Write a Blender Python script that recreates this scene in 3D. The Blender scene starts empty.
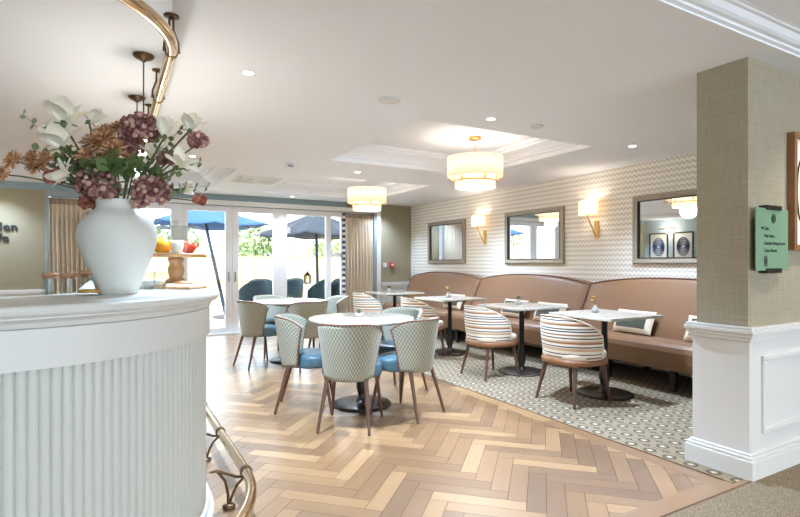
import bpy, math, random
from mathutils import Vector, Matrix, Euler
random.seed(7)
PI = math.pi
S = bpy.context.scene
COL = S.collection

# ------------------------------------------------------------------ helpers
def lin(c):
    return tuple(((x/255.0)/12.92 if x/255.0 <= 0.04045 else ((x/255.0+0.055)/1.055)**2.4) for x in c) + (1.0,)

class MB:
    """collects geometry that becomes ONE mesh object"""
    def __init__(s):
        s.v = []; s.f = []; s.sm = []; s.uv = []; s.mi = []
    def add(s, vs, fs, smooth=False, uvs=None, mi=0, M=None):
        o = len(s.v)
        for p in vs:
            p = Vector(p)
            s.v.append(M @ p if M else p)
        for i, f in enumerate(fs):
            s.f.append(tuple(o+k for k in f)); s.sm.append(smooth); s.mi.append(mi)
            s.uv.append(uvs[i] if uvs else None)
        return s
    def box(s, x0, x1, y0, y1, z0, z1, M=None, mi=0):
        vs = [(x0,y0,z0),(x1,y0,z0),(x1,y1,z0),(x0,y1,z0),(x0,y0,z1),(x1,y0,z1),(x1,y1,z1),(x0,y1,z1)]
        fs = [(3,2,1,0),(4,5,6,7),(0,1,5,4),(1,2,6,5),(2,3,7,6),(3,0,4,7)]
        return s.add(vs, fs, M=M, mi=mi)
    def lathe(s, prof, seg=32, M=None, smooth=True, cap0=False, cap1=False, sx=1, sy=1, mi=0):
        vs = []; fs = []
        n = len(prof)
        for k in range(seg):
            a = 2*PI*k/seg
            for r, z in prof:
                vs.append((r*math.cos(a)*sx, r*math.sin(a)*sy, z))
        for k in range(seg):
            k2 = (k+1) % seg
            for i in range(n-1):
                fs.append((k*n+i, k2*n+i, k2*n+i+1, k*n+i+1))
        s.add(vs, fs, smooth, M=M, mi=mi)
        if cap0: s.add([vs[k*n] for k in range(seg)], [tuple(reversed(range(seg)))], False, M=M, mi=mi)
        if cap1: s.add([vs[k*n+n-1] for k in range(seg)], [tuple(range(seg))], False, M=M, mi=mi)
        return s
    def tube(s, pts, rad, seg=10, caps=True, M=None, smooth=True, closed=False, mi=0):
        pts = [Vector(p) for p in pts]
        n = len(pts)
        rr = rad if isinstance(rad, (list, tuple)) else [rad]*n
        vs = []; fs = []
        up = None
        for i, p in enumerate(pts):
            if closed:
                t = pts[(i+1) % n]-pts[i-1]
            else:
                t = pts[min(i+1, n-1)]-pts[max(i-1, 0)]
            t.normalize()
            if up is None:
                up = Vector((0,0,1)) if abs(t.z) < 0.9 else Vector((1,0,0))
            a = up - t*up.dot(t)
            if a.length < 1e-6: a = Vector((1,0,0)) - t*t.x
            a.normalize(); b = t.cross(a); up = a
            for k in range(seg):
                q = 2*PI*k/seg
                vs.append(p + (a*math.cos(q)+b*math.sin(q))*rr[i])
        m = n if closed else n-1
        for i in range(m):
            j = (i+1) % n
            for k in range(seg):
                k2 = (k+1) % seg
                fs.append((i*seg+k, i*seg+k2, j*seg+k2, j*seg+k))
        s.add(vs, fs, smooth, M=M, mi=mi)
        if caps and not closed:
            s.add(vs[:seg], [tuple(reversed(range(seg)))], False, M=M, mi=mi)
            s.add(vs[-seg:], [tuple(range(seg))], False, M=M, mi=mi)
        return s
    def prism(s, poly, y0, y1, M=None, mi=0):
        """poly in (x,z), extruded along y"""
        n = len(poly)
        vs = [(x, y0, z) for x, z in poly] + [(x, y1, z) for x, z in poly]
        fs = [tuple(range(n)), tuple(reversed(range(n, 2*n)))]
        for i in range(n):
            j = (i+1) % n
            fs.append((j, i, n+i, n+j))
        return s.add(vs, fs, M=M, mi=mi)
    def grid(s, fn, nu, nv, smooth=True, uvfn=None, M=None, flip=False, mi=0):
        vs = [fn(i/nu, j/nv) for i in range(nu+1) for j in range(nv+1)]
        fs = []; uvs = []
        for i in range(nu):
            for j in range(nv):
                q = (i*(nv+1)+j, (i+1)*(nv+1)+j, (i+1)*(nv+1)+j+1, i*(nv+1)+j+1)
                c = [(i/nu, j/nv), ((i+1)/nu, j/nv), ((i+1)/nu, (j+1)/nv), (i/nu, (j+1)/nv)]
                if flip: q = tuple(reversed(q)); c = list(reversed(c))
                fs.append(q)
                if uvfn: uvs.append([uvfn(*t) for t in c])
        return s.add(vs, fs, smooth, uvs if uvfn else None, M=M, mi=mi)
    def build(s, name, mat, parent=None, bevel=0, seg=2, solid=0, subd=0, offset=-1):
        me = bpy.data.meshes.new(name)
        me.from_pydata([tuple(p) for p in s.v], [], s.f)
        for p, sm, mi in zip(me.polygons, s.sm, s.mi):
            p.use_smooth = sm; p.material_index = mi
        if any(u is not None for u in s.uv):
            ul = me.uv_layers.new(name='UVMap')
            for p, u in zip(me.polygons, s.uv):
                if u:
                    for li, c in zip(p.loop_indices, u): ul.data[li].uv = c
        for m in (mat if isinstance(mat, (list, tuple)) else [mat]): me.materials.append(m)
        o = bpy.data.objects.new(name, me); COL.objects.link(o)
        if parent: o.parent = parent
        if solid:
            md = o.modifiers.new('Solid', 'SOLIDIFY'); md.thickness = solid; md.offset = offset
        if bevel:
            md = o.modifiers.new('Bevel', 'BEVEL'); md.width = bevel; md.segments = seg; md.limit_method = 'ANGLE'; md.angle_limit = math.radians(40)
        if subd:
            md = o.modifiers.new('Sub', 'SUBSURF'); md.levels = subd; md.render_levels = subd
        me.update()
        return o

def thing(name, label, cat, loc=(0,0,0), rz=0, group=None):
    o = bpy.data.objects.new(name, None); COL.objects.link(o)
    o.location = loc; o.rotation_euler = (0,0,rz); o.empty_display_size = 0.1
    o['label'] = label; o['category'] = cat
    if group: o['group'] = group
    return o
def tag(o, label, cat, group=None):
    o['label'] = label; o['category'] = cat
    if group: o['group'] = group
    return o
def struct(o):
    o['kind'] = 'structure'; return o
KIDS = {}
def kids(o): return [c for c in COL.objects if c.parent == o]
def dup(root, loc, rz, label, parent=None):
    r = root.copy(); COL.objects.link(r)
    if parent is None:
        r.location = loc; r.rotation_euler = (0,0,rz); r['label'] = label
    else: r.parent = parent
    for c in kids(root): dup(c, None, None, None, r)
    return r
def T(x=0, y=0, z=0): return Matrix.Translation((x,y,z))
def R(a, ax='Z'): return Matrix.Rotation(a, 4, ax)

# ------------------------------------------------------------------ materials
class NT:
    def __init__(s, name):
        s.m = bpy.data.materials.new(name); s.m.use_nodes = True
        s.t = s.m.node_tree; s.b = s.t.nodes['Principled BSDF']; s.out = s.t.nodes['Material Output']
    def n(s, typ, **kw):
        x = s.t.nodes.new(typ)
        for k, v in kw.items(): setattr(x, k, v)
        return x
    def l(s, a, b): s.t.links.new(a, b)
    def val(s, sock, v):
        if hasattr(v, 'is_output') or isinstance(v, bpy.types.NodeSocket): s.l(v, sock)
        else: sock.default_value = v
    def math(s, op, a, b=0.0, c=None):
        x = s.n('ShaderNodeMath', operation=op)
        s.val(x.inputs[0], a); s.val(x.inputs[1], b)
        if c is not None: s.val(x.inputs[2], c)
        return x.outputs[0]
    def mix(s, f, a, b):
        x = s.n('ShaderNodeMix', data_type='RGBA')
        s.val(x.inputs[0], f); s.val(x.inputs[6], a); s.val(x.inputs[7], b)
        return x.outputs[2]
    def ramp(s, f, stops, const=False):
        x = s.n('ShaderNodeValToRGB')
        e = x.color_ramp.elements
        while len(e) < len(stops): e.new(0.5)
        for k, (p, c) in enumerate(stops): e[k].position = p; e[k].color = c
        if const: x.color_ramp.interpolation = 'CONSTANT'
        s.l(f, x.inputs[0]); return x.outputs[0]
    def noise(s, vec, scale, detail=2, rough=0.5):
        x = s.n('ShaderNodeTexNoise'); x.inputs['Scale'].default_value = scale
        x.inputs['Detail'].default_value = detail; x.inputs['Roughness'].default_value = rough
        if vec is not None: s.l(vec, x.inputs['Vector'])
        return x.outputs[0]
    def coord(s, kind='Object'): return s.n('ShaderNodeTexCoord').outputs[kind]
    def xyz(s, v):
        x = s.n('ShaderNodeSeparateXYZ'); s.l(v, x.inputs[0]); return x.outputs
    def mapping(s, v, scale=(1,1,1), rot=(0,0,0)):
        x = s.n('ShaderNodeMapping'); s.l(v, x.inputs[0]); x.inputs['Scale'].default_value = scale; x.inputs['Rotation'].default_value = rot
        return x.outputs[0]
    def bump(s, h, strength=0.2, dist=0.01):
        x = s.n('ShaderNodeBump'); x.inputs['Strength'].default_value = strength; x.inputs['Distance'].default_value = dist
        s.l(h, x.inputs['Height']); s.l(x.outputs[0], s.b.inputs['Normal'])
    def base(s, c): s.val(s.b.inputs['Base Color'], c)
    def set(s, **kw):
        for k, v in kw.items(): s.b.inputs[k.replace('_', ' ')].default_value = v
        return s

def simple(name, rgb, rough=0.5, metal=0.0, var=0.0, vscale=8, bump=0, bscale=60, spec=0.5, sheen=0):
    t = NT(name); c = lin(rgb)
    t.set(Roughness=rough, Metallic=metal); t.b.inputs['Specular IOR Level'].default_value = spec
    if sheen: t.b.inputs['Sheen Weight'].default_value = sheen
    if var:
        n = t.noise(t.coord(), vscale, 3)
        t.base(t.mix(n, tuple(x*(1-var) for x in c[:3])+(1,), tuple(min(1, x*(1+var)) for x in c[:3])+(1,)))
    else: t.base(c)
    if bump: t.bump(t.noise(t.coord(), bscale, 2), bump, 0.004)
    return t.m

def emis(name, rgb, strength):
    t = NT(name); t.base(lin(rgb)); t.b.inputs['Emission Color'].default_value = lin(rgb); t.b.inputs['Emission Strength'].default_value = strength
    return t.m

def glass(name, tint=(255,255,255), refl=0.9):
    t = NT(name); nt = t.t
    nt.nodes.remove(t.b)
    tr = t.n('ShaderNodeBsdfTransparent'); tr.inputs[0].default_value = lin(tint)
    gl = t.n('ShaderNodeBsdfGlossy'); gl.inputs['Roughness'].default_value = 0.02
    fr = t.n('ShaderNodeFresnel'); fr.inputs[0].default_value = 1.45
    mx = t.n('ShaderNodeMixShader')
    gm = t.n('ShaderNodeNewGeometry'); fcg = t.math('SUBTRACT', 1.0, gm.outputs['Backfacing'])
    t.l(t.math('MULTIPLY', t.math('MULTIPLY', fr.outputs[0], refl), fcg), mx.inputs[0]); t.l(tr.outputs[0], mx.inputs[1]); t.l(gl.outputs[0], mx.inputs[2])
    t.l(mx.outputs[0], t.out.inputs[0])
    return t.m

def shade_mat(name, rgb, e):
    t = NT(name); nt = t.t; c = lin(rgb)
    nt.nodes.remove(t.b)
    d = t.n('ShaderNodeBsdfDiffuse'); d.inputs[0].default_value = c
    tl = t.n('ShaderNodeBsdfTranslucent'); tl.inputs[0].default_value = c
    mx = t.n('ShaderNodeMixShader'); mx.inputs[0].default_value = 0.5
    em = t.n('ShaderNodeEmission'); em.inputs[0].default_value = c; em.inputs[1].default_value = e
    ad = t.n('ShaderNodeAddShader')
    t.l(d.outputs[0], mx.inputs[1]); t.l(tl.outputs[0], mx.inputs[2]); t.l(mx.outputs[0], ad.inputs[0]); t.l(em.outputs[0], ad.inputs[1])
    t.l(ad.outputs[0], t.out.inputs[0]); return t.m

M = {}
M['white'] = simple('white_paint', (222,221,217), 0.4)
M['ceiling'] = simple('ceiling_paint', (240,244,250), 0.9, spec=0.2)
M['sage'] = simple('sage_wall_paint', (150,141,117), 0.85, spec=0.2, var=0.03)
M['upvc'] = simple('white_frame', (240,242,245), 0.35)
M['jamb'] = simple('grey_jamb', (140,150,152), 0.5)
M['counter_white'] = simple('counter_paint', (203,205,199), 0.35)
M['brass'] = simple('polished_brass', (206,178,144), 0.16, 1.0, var=0.04)
M['darkbrass'] = simple('aged_brass', (104,82,60), 0.3, 1.0)
M['gold'] = simple('gold_metal', (206,160,92), 0.28, 1.0)
M['black'] = simple('black_metal', (28,26,25), 0.35, 0.0)
M['blackbase'] = simple('bronze_black_metal', (44,36,32), 0.3, 0.3)
M['legwood'] = simple('walnut_leg', (92,60,42), 0.35, var=0.2, vscale=20)
M['seatblue'] = simple('blue_vinyl', (72,102,114), 0.35, var=0.05)
M['piping'] = simple('brown_piping', (122,82,62), 0.45)
M['cream'] = simple('cream_fabric', (224,208,184), 0.8, var=0.05, sheen=0.2)
M['bench'] = simple('dusty_pink_vinyl', (132,97,70), 0.42, var=0.03, vscale=4)
M['benchpipe'] = simple('bench_piping', (120,84,66), 0.5)
M['benchleg'] = simple('bench_leg_black', (34,26,22), 0.4)
M['taupe'] = simple('taupe_frame', (158,148,132), 0.35, 0.15, var=0.05)
M['darkline'] = simple('dark_inner_edge', (40,36,34), 0.4)
M['stone'] = simple('pale_stone', (214,214,209), 0.34, var=0.025, vscale=5)
M['vase'] = simple('matte_ceramic', (214,213,205), 0.55, var=0.02)
M['corkwood'] = simple('jar_lid_wood', (170,122,88), 0.5, var=0.2, vscale=40)
M['amber'] = simple('amber_sugar', (214,150,56), 0.5, var=0.3, vscale=200)
M['ceramic_white'] = simple('white_china', (244,243,240), 0.2)
M['orange'] = simple('orange_glaze', (244,168,40), 0.25, var=0.1, vscale=30)
M['red'] = simple('red_glaze', (206,66,40), 0.25)
M['pastry'] = simple('pastry', (176,86,56), 0.6, var=0.3, vscale=60)
M['cut'] = simple('plastic_white', (214,213,210), 0.4)
M['redplastic'] = simple('red_plastic', (196,40,34), 0.4)
M['greydark'] = simple('dark_grey', (70,70,72), 0.5)
M['steel'] = simple('satin_steel', (150,152,154), 0.3, 0.8)
M['stem'] = simple('stem_brown', (96,92,62), 0.7)
M['leaf'] = simple('leaf_green', (92,112,66), 0.55, var=0.35, vscale=25)
M['euca'] = simple('eucalyptus_leaf', (122,138,104), 0.6, var=0.3, vscale=25)
M['magnolia'] = simple('cream_petal', (240,234,216), 0.6, var=0.05)
M['mauve'] = simple('mauve_petal', (156,112,102), 0.7, var=0.55, vscale=70)
M['rust'] = simple('rust_petal', (210,164,124), 0.7, var=0.45, vscale=40)
M['redbrown'] = simple('red_brown_petal', (168,98,80), 0.7, var=0.3, vscale=40)
M['yellow'] = simple('yellow_petal', (240,190,50), 0.6)
M['potgrey'] = simple('pot_grey', (170,168,160), 0.5)
M['mirror'] = simple('mirror_glass', (236,240,242), 0.015, 1.0)
M['glass'] = glass('clear_pane', (250,253,252), 0.8)
M['jarglass'] = glass('jar_glass', (244,247,246), 1.0)
M['signglass'] = simple('green_plate_glass', (126,160,130), 0.15)
M['paper'] = simple('art_paper', (240,236,226), 0.8)
M['inkblue'] = simple('ink_blue', (40,66,110), 0.7, var=0.4, vscale=30)
M['ink'] = simple('ink_black', (34,36,36), 0.7)
M['frame_wood'] = simple('picture_frame_wood', (142,98,60), 0.4, var=0.2, vscale=12)
M['teal'] = simple('teal_fabric', (22,46,56), 0.7, var=0.1)
M['navy'] = simple('navy_canvas', (17,25,40), 0.8, var=0.05)
M['blue'] = simple('blue_canvas', (24,66,112), 0.8, var=0.05)
M['bluemetal'] = simple('blue_metal', (22,44,70), 0.5)
M['trunk'] = simple('tree_bark', (92,76,60), 0.9, var=0.3)
M['foliage'] = simple('garden_foliage', (150,164,112), 0.7, var=0.4, vscale=3)
M['foliage2'] = simple('garden_foliage_dark', (128,146,100), 0.7, var=0.4, vscale=3)
M['patio'] = simple('patio_slab', (206,198,186), 0.8, var=0.1, vscale=3)
M['cushgreen'] = simple('dark_green_velvet', (58,60,44), 0.8, var=0.1, sheen=0.3)
M['cushdark'] = simple('charcoal_fabric', (52,48,46), 0.8)
M['lampshade'] = shade_mat('cream_shade', (246,230,208), 0.2)
M['sconceshade'] = shade_mat('warm_shade', (255,222,172), 0.28)
M['bulb'] = emis('bulb_glow', (255,226,180), 12)
M['diff'] = emis('lamp_diffuser', (255,244,226), 1.6)
M['down'] = emis('downlight_glow', (255,246,232), 14)

def m_mauve():
    t = NT('mauve_petal'); g = t.n('ShaderNodeNewGeometry')
    t.base(t.ramp(g.outputs['Random Per Island'], [(0.00, lin((92, 54, 54))), (0.35, lin((138, 92, 86))), (0.70, lin((172, 126, 116))), (1.00, lin((208, 168, 152)))])); t.set(Roughness=0.7); return t.m
M['mauve'] = m_mauve()

def m_rust():
    t = NT('rust_petal'); g = t.n('ShaderNodeNewGeometry')
    t.base(t.ramp(g.outputs['Random Per Island'], [(0.00, lin((150, 92, 58))), (0.40, lin((196, 142, 98))), (0.75, lin((218, 176, 134))), (1.00, lin((234, 204, 170)))])); t.set(Roughness=0.7); return t.m
M['rust'] = m_rust()

def m_redbrown():
    t = NT('redbrown_petal'); g = t.n('ShaderNodeNewGeometry')
    t.base(t.ramp(g.outputs['Random Per Island'], [(0.00, lin((96, 44, 36))), (0.50, lin((150, 82, 64))), (1.00, lin((190, 120, 94)))])); t.set(Roughness=0.7); return t.m
M['redbrown'] = m_redbrown()

def m_leaf():
    t = NT('leaf_petal'); g = t.n('ShaderNodeNewGeometry')
    t.base(t.ramp(g.outputs['Random Per Island'], [(0.00, lin((52, 70, 38))), (0.50, lin((86, 108, 58))), (1.00, lin((120, 138, 84)))])); t.set(Roughness=0.7); return t.m
M['leaf'] = m_leaf()

def m_euca():
    t = NT('euca_petal'); g = t.n('ShaderNodeNewGeometry')
    t.base(t.ramp(g.outputs['Random Per Island'], [(0.00, lin((84, 98, 66))), (0.50, lin((116, 132, 92))), (1.00, lin((146, 158, 118)))])); t.set(Roughness=0.7); return t.m
M['euca'] = m_euca()

def m_oak():
    t = NT('oak_planks')
    geo = t.n('ShaderNodeNewGeometry'); rnd = geo.outputs['Random Per Island']
    co = t.coord('UV')
    v = t.n('ShaderNodeVectorMath', operation='ADD'); t.l(co, v.inputs[0])
    cmb = t.n('ShaderNodeCombineXYZ'); t.l(t.math('MULTIPLY', rnd, 37.0), cmb.inputs[0]); t.l(t.math('MULTIPLY', rnd, 11.0), cmb.inputs[1]); t.l(cmb.outputs[0], v.inputs[1])
    g = t.noise(t.mapping(v.outputs[0], (1.2, 22, 1)), 3.0, 5, 0.6)
    g2 = t.noise(t.mapping(v.outputs[0], (1, 5, 1)), 2.5, 2)
    c0 = t.ramp(rnd, [(0.0, lin((100,68,42))), (0.3, lin((132,95,60))), (0.65, lin((154,114,74))), (1.0, lin((190,150,104)))])
    c1 = t.mix(t.math('MULTIPLY', t.math('SUBTRACT', g, 0.35), 0.9), c0, lin((92,64,42)))
    c2 = t.mix(t.math('MULTIPLY', g2, 0.25), c1, lin((186,140,88)))
    t.base(c2); t.set(Roughness=0.34); t.b.inputs['Coat Weight'].default_value = 0.9; t.b.inputs['Coat Roughness'].default_value = 0.3; t.b.inputs['Coat IOR'].default_value = 1.95; t.b.inputs['Specular IOR Level'].default_value = 0.6
    t.bump(g, 0.05, 0.002)
    return t.m
M['oak'] = m_oak()
M['oakgap'] = simple('plank_gap', (110,80,56), 0.7)

def m_wood(name, a, b, sc=(1,1,12)):
    t = NT(name); g = t.noise(t.mapping(t.coord(), sc), 6, 4)
    t.base(t.mix(g, lin(a), lin(b))); t.set(Roughness=0.45); return t.m
M['mango'] = m_wood('turned_wood', (128,86,50), (204,158,108))
M['rimwood'] = m_wood('chair_rim_wood', (128,84,54), (160,110,74))

def m_fence():
    t = NT('fence_boards'); x = t.xyz(t.coord())
    f = t.math('FRACT', t.math('MULTIPLY', x[0], 7.0))
    gap = t.math('LESS_THAN', f, 0.07)
    n = t.noise(t.mapping(t.coord(), (7, 1, 0.8)), 3, 3)
    t.base(t.mix(gap, t.mix(n, lin((176,146,100)), lin((200,172,126))), lin((120,96,66)))); t.set(Roughness=0.85); return t.m
M['fence'] = m_fence()

def m_lattice():
    t = NT('sage_lattice_fabric'); x = t.xyz(t.coord('UV'))
    a = t.math('MULTIPLY', x[0], 1/0.030); b = t.math('MULTIPLY', x[1], 1/0.044)
    tri = lambda q: t.math('ABSOLUTE', t.math('SUBTRACT', t.math('FRACT', q), 0.5))
    d = t.math('ADD', tri(a), tri(b))                      # 0..1 diamonds
    d2 = t.math('ABSOLUTE', t.math('SUBTRACT', d, 0.5))
    c = t.ramp(d2, [(0.0, lin((66,82,76))), (0.11, lin((92,108,100))), (0.18, lin((192,186,164))), (0.33, lin((186,180,158))), (0.42, lin((106,106,88)))])
    n = t.noise(t.coord('UV'), 5, 2)
    t.base(t.mix(t.math('MULTIPLY', n, 0.25), c, lin((190,180,160)))); t.set(Roughness=0.8); t.b.inputs['Sheen Weight'].default_value = 0.2
    t.bump(d2, 0.15, 0.002)
    return t.m
M['lattice'] = m_lattice()

def m_stripes():
    t = NT('striped_fabric'); x = t.xyz(t.coord('UV'))
    w = (238,228,210); k = (44,42,46); br = (150,104,76); tn = (206,168,132); nv = (58,62,78)
    seq = [(0,w),(.04,br),(.075,w),(.13,k),(.155,w),(.22,tn),(.28,w),(.30,nv),(.325,w),(.38,br),(.42,tn),(.46,w),(.50,k),(.525,w),(.57,br),(.605,w),(.65,nv),(.68,w),(.71,k),(.735,w),(.79,br),(.83,tn),(.86,w),(.90,k),(.925,w),(.97,br)]
    c = None
    # a colour ramp holds 32 stops
    c = t.ramp(x[1], [(p, lin(q)) for p, q in seq], True)
    t.base(c); t.set(Roughness=0.8); t.b.inputs['Sheen Weight'].default_value = 0.2
    t.bump(t.noise(t.coord('UV'), 160, 2), 0.1, 0.002)
    return t.m
M['stripes'] = m_stripes()

def m_wallpaper():
    t = NT('wave_wallpaper'); x = t.xyz(t.coord())
    tri = t.math('MULTIPLY', t.math('ABSOLUTE', t.math('SUBTRACT', t.math('FRACT', t.math('MULTIPLY', x[1], 1/0.060)), 0.5)), 0.9)
    zz = t.math('ADD', t.math('MULTIPLY', x[2], 1/0.064), tri)
    f = t.math('FRACT', zz)
    band = t.math('ABSOLUTE', t.math('SUBTRACT', f, 0.5))
    c = t.ramp(band, [(0.0, lin((194,186,173))), (0.12, lin((203,195,182))), (0.2, lin((238,233,223))), (1, lin((240,235,224)))])
    t.base(c); t.set(Roughness=0.7); return t.m
M['wallpaper'] = m_wallpaper()

def m_tilecarpet():
    t = NT('patterned_carpet'); co = t.coord(); x = t.xyz(co)
    P = 0.14
    def cell(q, off=0.0): return t.math('SUBTRACT', t.math('FRACT', t.math('ADD', t.math('MULTIPLY', q, 1/P), off)), 0.5)
    u, v = cell(x[0]), cell(x[1])
    rr = t.math('SQRT', t.math('ADD', t.math('MULTIPLY', u, u), t.math('MULTIPLY', v, v)))
    ring = t.math('LESS_THAN', t.math('ABSOLUTE', t.math('SUBTRACT', rr, 0.24)), 0.06)
    dot = t.math('LESS_THAN', rr, 0.1)
    u2, v2 = cell(x[0], 0.5), cell(x[1], 0.5)
    dia = t.math('ADD', t.math('ABSOLUTE', u2), t.math('ABSOLUTE', v2))
    d1 = t.math('LESS_THAN', t.math('ABSOLUTE', t.math('SUBTRACT', dia, 0.16)), 0.045)
    chain = t.math('LESS_THAN', t.math('ABSOLUTE', u2), 0.035)
    dark = t.math('MAXIMUM', t.math('MAXIMUM', ring, d1), t.math('MULTIPLY', chain, 0.8))
    n = t.noise(co, 90, 3)
    gnd = t.mix(n, lin((116,102,82)), lin((168,151,126)))
    c = t.mix(t.math('MULTIPLY', dark, 0.82), gnd, lin((76,70,66)))
    c = t.mix(t.math('MULTIPLY', dot, 0.8), c, lin((206,194,170)))
    t.base(c); t.set(Roughness=0.95); t.b.inputs['Specular IOR Level'].default_value = 0.1
    return t.m
M['tilecarpet'] = m_tilecarpet()

def m_carpet():
    t = NT('speckled_carpet'); n = t.noise(t.coord(), 120, 4, 0.7); n2 = t.noise(t.coord(), 30, 2)
    t.base(t.mix(t.math('MULTIPLY', n2, 0.5), t.ramp(n, [(0.3, lin((92,80,66))), (0.5, lin((142,127,107))), (0.7, lin((182,167,144)))]), lin((122,109,91))))
    t.set(Roughness=1.0); t.b.inputs['Specular IOR Level'].default_value = 0.05; t.bump(n, 0.5, 0.006); return t.m
M['carpet'] = m_carpet()

def m_marble():
    t = NT('white_marble'); n = t.noise(t.coord(), 3.0, 6, 0.6)
    v = t.math('ABSOLUTE', t.math('SUBTRACT', n, 0.5))
    t.base(t.ramp(v, [(0.0, lin((176,168,154))), (0.04, lin((190,182,168))), (0.2, lin((196,189,176)))])); t.set(Roughness=0.16); return t.m
M['marble'] = m_marble()

def m_linen():
    t = NT('woven_wallcovering'); co = t.coord()
    a = t.noise(t.mapping(co, (120, 120, 6)), 1.0, 3); b = t.noise(t.mapping(co, (6, 6, 160)), 1.0, 3)
    t.base(t.mix(t.math('MULTIPLY', t.math('ADD', a, b), 0.5), lin((134,124,104)), lin((188,178,156)))); t.set(Roughness=0.85); t.b.inputs['Specular IOR Level'].default_value = 0.15
    t.bump(a, 0.1, 0.002); return t.m
M['linen'] = m_linen()

def m_curtain():
    t = NT('curtain_cloth'); n = t.noise(t.mapping(t.coord(), (60,60,60)), 1, 2)
    t.base(t.mix(n, lin((198,182,160)), lin((220,206,186)))); t.set(Roughness=0.85); return t.m
M['curtain'] = m_curtain()
def m_check():
    t = NT('curtain_edge_pattern'); x = t.xyz(t.coord())
    f = t.math('LESS_THAN', t.math('FRACT', t.math('MULTIPLY', x[2], 1/0.11)), 0.5)
    t.base(t.mix(f, lin((232,232,228)), lin((62,80,108)))); t.set(Roughness=0.85); return t.m
M['check'] = m_check()

# ------------------------------------------------------------------ dimensions
W, YB, H, HF = 5.58, 9.41, 2.47, 2.53
XL = -2.3                    # left wall
OX0, OX1, OH = -0.87, 4.76, 2.28   # glazed opening in the back wall
NX, NY0, NY1 = 3.25, 1.61, 1.912    # end of the wall nib

# ------------------------------------------------------------------ shell
b = MB(); b.box(XL-0.1, 8.2, -6, 10, -0.12, -0.004)
sub = struct(b.build('floor_base', M['oakgap']))
b = MB()
w_, n_ = 0.1, 5
c45 = math.cos(PI/4)
def herr(px, py, lx, ly, uv_h):
    g = 0.0012
    q = [(px+g, py+g), (px+lx-g, py+g), (px+lx-g, py+ly-g), (px+g, py+ly-g)]
    pts = []
    for a, c in q:
        pts.append(((a-c)*c45 + 1.2, (a+c)*c45 + 4.0, 0.0))
    cx = sum(p[0] for p in pts)/4; cy = sum(p[1] for p in pts)/4
    if not (XL-0.1 < cx < 3.25 and 1.3 < cy < 9.7): return
    uv = [(0,0),(n_*w_,0),(n_*w_,w_),(0,w_)] if uv_h else [(0,0),(0,w_),(n_*w_,w_),(n_*w_,0)]
    b.add(pts, [(0,1,2,3)], False, [uv])
for i in range(-90, 91):
    for j in range(-12, 13):
        ox, oy = (i + j*n_)*w_, (i - j*n_)*w_
        herr(ox, oy, n_*w_, w_, True)
        herr(ox, oy+w_, w_, n_*w_, False)
# straight border boards next to the carpets
def board(x0, x1, y0, y1, along_x):
    L = max(x1-x0, y1-y0); k = max(1, round(L/1.2))
    for q in range(k):
        if along_x:
            a0, a1 = x0+(x1-x0)*q/k, x0+(x1-x0)*(q+1)/k-0.002
            b.add([(a0,y0,.0015),(a1,y0,.0015),(a1,y1,.0015),(a0,y1,.0015)], [(0,1,2,3)], False, [[(0,0),(a1-a0,0),(a1-a0,y1-y0),(0,y1-y0)]])
        else:
            a0, a1 = y0+(y1-y0)*q/k, y0+(y1-y0)*(q+1)/k-0.002
            b.add([(x0,a0,.0015),(x1,a0,.0015),(x1,a1,.0015),(x0,a1,.0015)], [(0,1,2,3)], False, [[(0,0),(0,x1-x0),(a1-a0,x1-x0),(a1-a0,0)]])
board(2.97, 3.09, 1.69, YB, False)
board(XL, 3.25, 1.57, 1.69, True)
struct(b.build('floor', M['oak']))
b = MB(); b.box(3.09, W, NY1-0.3, YB, -0.003, 0.004)
struct(b.build('floor_patterned_carpet', M['tilecarpet']))
b = MB(); b.box(XL-0.1, 8, -6, 1.57, -0.003, 0.006)
struct(b.build('floor_carpet', M['carpet']))
b = MB(); b.box(3.086, 3.096, 1.66, YB, 0, 0.006); b.box(XL, 3.25, 1.562, 1.572, 0, 0.008)
struct(b.build('trim_1', M['oakgap']))

# walls
b = MB(); b.box(W, W+0.2, NY1, 9.7, 0, HF+0.4)
struct(b.build('wall_right', M['wallpaper']))
b = MB()
b.box(XL, OX0, YB, YB+0.27, 0, HF+0.4); b.box(OX1, W, YB, YB+0.27, 0, HF+0.4); b.box(OX0, OX1, YB, YB+0.27, OH+0.02, HF+0.4)
struct(b.build('wall_back', M['sage']))
b = MB(); b.box(XL-0.2, XL, -6, 9.7, 0, HF+0.4)
struct(b.build('wall_left', simple('pale_blue_grey_wall', (184,198,200), 0.85, spec=0.2)))
b = MB(); b.box(NX, 8, NY0, NY1, 0, H+0.2)
struct(b.build('wall_front', M['linen']))
b = MB(); b.box(8, 8.2, -6, NY1, 0, HF+0.4); struct(b.build('wall_corridor', M['linen']))

# dado panelling on the back wall
def dado_run(name, x0, x1):
    b = MB(); b.box(x0, x1, YB-0.018, YB, 0, 0.80); b.box(x0, x1, YB-0.035, YB, 0, 0.13)
    b.prism([(0,0),(0,0)], 0, 0) if False else None
    b.box(x0, x1, YB-0.045, YB, 0.80, 0.86); b.box(x0, x1, YB-0.03, YB, 0.77, 0.80)
    x = x0+0.12
    if x1-x0 > 0.5:
        for (a, c, e, f) in ((x, x1-0.12, 0.22, 0.24), (x, x1-0.12, 0.68, 0.70), (x, x+0.02, 0.22, 0.70), (x1-0.14, x1-0.12, 0.22, 0.70)):
            b.box(a, c, YB-0.03, YB-0.017, e, f)
    return struct(b.build(name, M['white'], bevel=0.004))
b = MB(); b.box(XL, 4.1, YB-0.012, YB, OH+0.085, H); struct(b.build('trim_13', simple('blue_grey_band', (132,150,156), 0.7)))
dado_run('trim_2', OX1+0.1, W-0.0); dado_run('trim_3', XL, OX0)
b = MB(); b.box(W-0.03, W, NY1, YB, 0, 0.16)
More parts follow.
